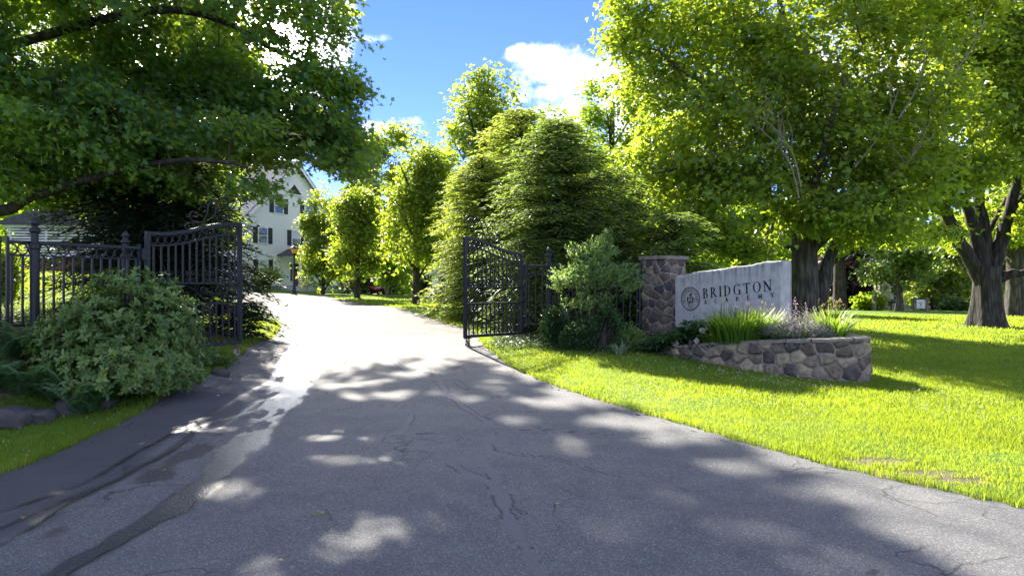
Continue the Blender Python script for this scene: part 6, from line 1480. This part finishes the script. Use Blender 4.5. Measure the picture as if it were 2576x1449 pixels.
strap_clump('daylily', 'sunlit daylily clump with buff buds, left of the mauve catmint', 1875, 850, 13.35, 950, .74, .026, M['strap'], 421, .44, .8, zb=ZS, buds=44, budmat=M['bud'], ell=(1.25, .7))
strap_clump('daylily', 'sunlit upright daylily clump at the right end of the planter', 2092, 846, 12.95, 330, .72, .024, M['strap'], 422, .2, .7, zb=.66, buds=26, budmat=M['bud'], ell=(1.1, .8))
strap_clump('daylily', 'small daylily clump leaning over the dark peony leaves', 1795, 858, 13.75, 120, .42, .02, M['strap'], 423, .16, 1.1, zb=.52)
def catmint():
    D = 12.85; p = P(2010, 850, D); t = thing('catmint', 'mauve flowering catmint mound spilling over the middle of the coping', 'plant', (p[0], D, .66)); rg = np.random.default_rng(430); L = Leaves(); Fl = Leaves(); st = []
    n = 430; a = rg.random(n) * 6.283; r = .46 * np.sqrt(rg.random(n)); bx, by = r * np.cos(a) * 1.15, r * np.sin(a) * .62; hh = .5 * rg.uniform(.45, 1.15, n) * (1 - .5 * (r / .46) ** 2)
    P_, D_, S_ = [], [], []; fp, fd, fs = [], [], []
    for i in range(n):
        tip = np.array([bx[i] * 1.3, by[i] * 1.3, hh[i]]); b = np.array([bx[i] * .6, by[i] * .6, 0]); st.append((np.array([b, (b + tip) / 2 + [0, 0, .03], tip]), np.array([.003, .0025, .002])))
        for k in range(14):
            f = .1 + .65 * k / 13; P_.append(b * (1 - f) + tip * f + rg.normal(0, .02, 3)); al = rg.random() * 6.28; D_.append((math.cos(al), math.sin(al), .3)); S_.append(rg.uniform(.025, .045))
        if rg.random() < .8:
            for k in range(12):
                f = .72 + .42 * k / 11; fp.append(b * (1 - f) + tip * f + rg.normal(0, .008, 3)); al = rg.random() * 6.28; fd.append((math.cos(al), math.sin(al), .5)); fs.append(rg.uniform(.016, .03) * (1.2 - .5 * k / 11))
    k = len(P_); L.add(np.array(P_), np.array(D_), rg.normal(0, .4, (k, 3)) + [0, 0, 1], np.array(S_), T_DIA, rg); L.build('leaves', M['mint'], t)
    k = len(fp); Fl.add(np.array(fp), np.array(fd), rg.normal(0, .6, (k, 3)) + [0, 0, 1], np.array(fs), T_OVAL, rg); Fl.build('flowers', M['mauve'], t); tubes(st, 'stems', M['mint'], t, 4)
    # tall spikes
    for nm, px, top, D2 in (('tall mauve sage spike standing against the granite stone', 2012, 778, 13.0),):
        pass
catmint()
def spikes(label, pts, zb):
    p = P(pts[0][0], 840, pts[0][2]); t = thing('flower_spike', label, 'flower', (p[0], pts[0][2], zb)); rg = np.random.default_rng(440); st = []; Fl = Leaves(); fp = []
    for px, py, D in pts:
        q = P(px, py, D); b = np.array([(px - 1288) * D / FPX - p[0] + .02, D - pts[0][2], 0]); tip = np.array([q[0] - p[0], q[1] - pts[0][2], q[2] - zb]); st.append((np.array([b, (b + tip) / 2, tip]), np.array([.004, .003, .002])))
        for k in range(60): f = .55 + .45 * k / 59; fp.append(b * (1 - f) + tip * f + rg.normal(0, .014, 3) * (1.4 - f * .6))
    k = len(fp); Fl.add(np.array(fp), rg.normal(0, 1, (k, 3)), rg.normal(0, 1, (k, 3)), rg.uniform(.015, .03, k), T_OVAL, rg); Fl.build('florets', M['mauve'], t); tubes(st, 'stalks', M['mint'], t, 4)
spikes('loose group of tall mauve spikes rising in front of the granite stone', [(2000, 748, 13.0), (1985, 768, 13.1), (2028, 765, 12.95), (2050, 770, 13.0), (1970, 785, 13.0), (2065, 785, 12.9), (1950, 790, 13.1)], .66)
weeds('leafy_plant', 'tall single leafy stem beside the right end of the granite stone', 2008, 852, 13.25, .05, .95, M['strap'], 441, 6, .09)
bpy.context.view_layer.update()
def peony(label, px, py, D, w, hgt, zb, seed, n=46):
    X = (px - 1288) * D / FPX; t = thing('peony', label, 'plant', (X, D, zb), 0, 'peony clumps by the pillar'); rg = np.random.default_rng(seed); L = Leaves(); st = []
    for i in range(n):
        a = rg.random() * 6.283; r = w * math.sqrt(rg.random()); hh = hgt * rg.uniform(.45, 1.05) * (1 - .35 * (r / w) ** 2); b = np.array([r * .3 * math.cos(a), r * .3 * math.sin(a), -.03]); tip = np.array([r * math.cos(a), r * math.sin(a), hh]); st.append((np.array([b, (b + tip) / 2 + [0, 0, .05], tip]), np.array([.005, .004, .003])))
        m = 11; al = rg.random(m) * 6.28; d = np.stack([np.cos(al), np.sin(al), rg.uniform(-.5, .25, m)], 1) + np.array([math.cos(a), math.sin(a), 0]) * .4; L.add(tip + d * .02 + rg.normal(0, .02, (m, 3)), d, rg.normal(0, .25, (m, 3)) + [0, 0, 1], rg.uniform(.13, .2, m), (T_OVAL[0] * np.array([.75, 1, 1]), T_OVAL[1]), rg)
    L.build('leaves', M['peony'], t); tubes(st, 'stems', M['peony'], t, 5)
peony('dark glossy peony clump below the carved seal', 1745, 852, 14.3, .34, .5, .46, 450)
peony('dark peony clump in front of the stone pillar foot', 1690, 862, 14.5, .3, .36, .38, 451)
peony('dark peony clump between the seal and the daylilies', 1800, 850, 13.95, .26, .4, .5, 452, 34)
peony('low peony foliage hanging at the left end of the planter', 1648, 870, 14.7, .26, .26, .34, 453, 30)
def bloom(label, px, py, D, r, seed, zofs=0, browned=False):
    p = P(px, py, D); rg = np.random.default_rng(seed); t = thing('white_flower', label, 'flower', p, 0, 'white peony blooms'); L = Leaves(); k = 150; d = rg.normal(size=(k, 3)); d /= np.linalg.norm(d, axis=1, keepdims=True); L.add(d * r * .55 * rg.random((k, 1)) ** .4, d + rg.normal(0, .3, (k, 3)), rg.normal(0, 1, (k, 3)), r * rg.uniform(.5, .8, k), (T_OVAL[0] * np.array([1.6, 1, 1]), T_OVAL[1]), rg); L.build('petals', M['white_petal'], t)
    dwn = h1(p[0], D) + .25 - p[2]
    tubes([(np.array([(0, 0, 0), (.02, .06, min(-.08, dwn * .5)), (.03, .14, min(-.12, dwn))]), np.array([.004, .004, .004]))], 'stalk', M['peony'], t, 5)
bloom('white bloom left of the upper pair, near the dark floodlight', 1768, 832, 13.75, .06, 1); bloom('white bloom highest of the group, beside the daylilies', 1782, 823, 13.75, .055, 2)
bloom('fading white bloom drooping over the planter wall', 1699, 864, 14.15, .062, 3); bloom('white bloom lying on the coping stones', 1752, 857, 13.7, .045, 4); bloom('small white bloom between coping and daylilies', 1790, 840, 13.6, .035, 5)
def flood():
    p = P(1745, 838, 13.95); t = thing('floodlight', 'small dark ground floodlight hidden among the peony leaves', 'lamp', (p[0], 13.95, .52))
    g = G(); g.prism([(-.09, 0), (.09, 0), (.07, .1), (-.07, .1)], -.11, .11, 'yz'); g.build('housing', M['lamp_black'], t, bevel=.008); g = G(); g.tube([(0, 0, -.1), (0, 0, .01)], .02, 8); g.build('stake', M['lamp_black'], t)
flood()
def dark_fallen():
    p = gp(818, 1303); z = p[2] + .03; t = thing('fallen_leaf', 'single green maple leaf lying on the asphalt in the foreground', 'leaf', (p[0], p[1], z)); rg = np.random.default_rng(5); L = Leaves()
    L.add(np.array([[0, 0, .012]]), np.array([[-.9, -.3, .05]]), np.array([[.1, .25, 1.]]), np.array([.085]), (T_MAPLE[0] * np.array([1.1, 1, 2.5]), T_MAPLE[1]), rg); L.build('blade', M['maple'], t); tubes([(np.array([(0, 0, .012), (.04, .01, .03), (.07, .0, .012)]), np.array([.0014, .0014, .001]))], 'stalk', M['maple_lime'], t, 4)
    sp = [(1408, 1276, .04), (550, 1000, .05), (590, 1010, .045), (455, 1130, .05), (420, 1190, .05), (700, 1420, .04), (60, 1310, .05), (1210, 880, .07), (905, 793, .1)]
    for i, (px, py, s) in enumerate(sp):
        g = gp(px, py); L = Leaves(); L.add(np.array([[0, 0, .012]]), rg.normal(0, 1, (1, 3)) * [1, 1, .05], np.array([[.1, .1, 1.]]), np.array([s]), T_MID, rg); o = L.build('dry_leaf', M['bud'])
        o.location = (g[0], g[1], g[2] + .02); tag(o, 'small tan fallen leaf fragment lying loose on the asphalt', 'leaf', 'leaf litter on the drive')
dark_fallen()

# ------------------------------------------------------------------ grass
def grass():
    rg = np.random.default_rng(500); V = []; F = []; T = []; n0 = 0
    def field(x0, x1, y0, y1, dens, ln, w, thin=None, maxed=None):
        nonlocal n0
        n = int((x1 - x0) * (y1 - y0) * dens); x = rg.uniform(x0, x1, n); y = rg.uniform(y0, y1, n)
        # only what the wedge in front of the camera can show, with a margin
        k = np.abs(x) < (y + 1.5) * .80 + .6; x, y = x[k], y[k]
        ins = inside(x, y, DPOLY); ed = edge_dist(x, y); k = ~ins | (ed < .035 * (vnoise(x * 9, y * 9, 5) ** 2 * 2)); x, y, ed = x[k], y[k], ed[k]
        if maxed: k = ed < maxed; x, y, ed = x[k], y[k], ed[k]
        # bare patches, planter, beds
        ok = np.ones(len(x), bool)
        for px, py, rx, ry in ((2200, 1163, .33, .15), (2330, 1195, .36, .12), (2420, 1213, .28, .1)):
            g = gp(px, py); ok &= ~((((x - g[0]) / rx) ** 2 + ((y - g[1]) / ry) ** 2 + (fbm(x * 6, y * 6, 9) - .5) * 2.2 < .75) & (rg.random(len(x)) < .93))
        wp = np.array(WALLXY); ok &= ~inside(x, y, np.concatenate([wp, [(4.9, 16.4), (3.6, 17.9), (2.5, 17.0)]]))
        ok &= ~((y > 15.3) & (y < 20) & (x > -.2) & (x < 4.3)); ok &= ~((x < -4.6) & (y > 8.3) & (y < 11.9) & (H(x, y) > .27)); x, y, ed = x[ok], y[ok], ed[ok]
        n = len(x); z = H(x, y) + .0; l = ln * rg.uniform(.5, 1.25, n) * (.75 + .6 * fbm(x * 1.7, y * 1.7, 12)) * (1 + .5 * (ed < .12)); a = rg.random(n) * 6.283; ww = w * rg.uniform(.7, 1.3, n) / 2; le = rg.uniform(.15, .8, n); a2 = rg.random(n) * 6.283
        s = np.stack([np.cos(a), np.sin(a), 0 * a], 1) * ww[:, None]; b = np.stack([x, y, z], 1); dv = np.stack([np.cos(a2), np.sin(a2), 0 * a], 1) * le[:, None]; m = b + (dv * .35 + np.array([0, 0, .6])) * l[:, None]; tp = b + (dv * 1.0 + np.array([0, 0, .95])) * l[:, None]
        v = np.stack([b - s, b + s, m + s * .8, m - s * .8, tp], 1).reshape(-1, 3); i = np.arange(n) * 5 + n0; F.append(np.concatenate([np.stack([i, i + 1, i + 2], 1), np.stack([i, i + 2, i + 3], 1), np.stack([i + 3, i + 2, i + 4], 1)])); V.append(v)
        tn = np.clip(-.1 + 1.1 * fbm(x * .9, y * .9, 33) + rg.normal(0, .2, n) + .3 * (vnoise(x * .35, y * .35, 8) - .5) + .5 * (rg.random(n) < .06), 0, 1); T.append(np.repeat(tn, 5)); n0 += 5 * n
    field(1.2, 8.5, 4.4, 9.5, 3600, .055, .0055); field(-1.2, 11, 9.5, 13.5, 1700, .055, .008); field(-1.6, 16, 13.5, 18, 700, .06, .011); field(-4, 24, 18, 26, 240, .065, .018); field(-14, 34, 26, 42, 70, .075, .03)
    field(-7.5, -4.1, 4.5, 9.8, 3600, .065, .0055); field(-6.2, -4.2, 9.8, 13.5, 1500, .06, .007); field(-8, -4.5, 13.5, 21, 700, .06, .011); field(-13, -6, 12, 20, 260, .07, .015); field(-22, -9, 20, 34, 80, .08, .03)
    o = fast_mesh('grass', np.concatenate(V), np.concatenate(F), M['grass'], attrs={'tint': np.concatenate(T)}); tag(o, 'short mown grass with uneven yellow-green tufts', kind='stuff')
    # white clover heads in the turf
    L = Leaves(); xs = np.concatenate([rg.uniform(1, 7, 900), rg.uniform(-.5, 6, 700), rg.uniform(-6.5, -4.3, 60)]); ys = np.concatenate([rg.uniform(8.5, 13, 900), rg.uniform(11, 15.5, 700), rg.uniform(5.5, 9, 60)]); k = ~inside(xs, ys, DPOLY) & (fbm(xs * 1.1, ys * 1.1, 61) > .5) & ~inside(xs, ys, np.concatenate([np.array(WALLXY), [(4.9, 16.4), (3.6, 17.9), (2.5, 17.0)]])); xs, ys = xs[k], ys[k]
    c = np.stack([xs, ys, H(xs, ys) + .06], 1); c = np.repeat(c, 5, 0) + rg.normal(0, .003, (len(xs) * 5, 3)); m = len(c); L.add(c, rg.normal(0, 1, (m, 3)) + [0, 0, .6], rg.normal(0, 1, (m, 3)), rg.uniform(.009, .015, m), T_DIA, rg); o = L.build('clover_flowers', M['white_petal']); tag(o, 'tiny white clover heads dotted through the lawn', kind='stuff')
    # dim ground cover under the right-hand shrubs
    L = Leaves(); n = 5200; x = rg.uniform(-.4, 3.1, n); y = 15.0 + rg.uniform(-.9, 1.6, n) * 1.0; k = y > 14.35 + .28 * np.abs(x - 1.2) * .6; x, y = x[k], y[k]; m = len(x); al = rg.random(m) * 6.28; L.add(np.stack([x, y, H(x, y) + rg.uniform(.02, .13, m)], 1), np.stack([np.cos(al), np.sin(al), rg.uniform(-.1, .5, m)], 1), rg.normal(0, .3, (m, 3)) + [0, 0, 1], rg.uniform(.05, .09, m), T_OVAL, rg); o = L.build('ground_cover', M['peony']); tag(o, 'low leafy ground cover under the fence and shrubs', kind='stuff')
    L = Leaves(); n = 6000; x = rg.uniform(-9, -4.55, n); y = rg.uniform(8.2, 12.4, n); k = (H(x, y) > .3); x, y = x[k], y[k]; m = len(x); al = rg.random(m) * 6.28; L.add(np.stack([x, y, H(x, y) + rg.uniform(.02, .16, m)], 1), np.stack([np.cos(al), np.sin(al), rg.uniform(-.1, .5, m)], 1), rg.normal(0, .3, (m, 3)) + [0, 0, 1], rg.uniform(.05, .1, m), T_OVAL, rg); o = L.build('ground_cover', M['yew']); tag(o, 'low leafy ground cover on the left bank', kind='stuff')
grass()
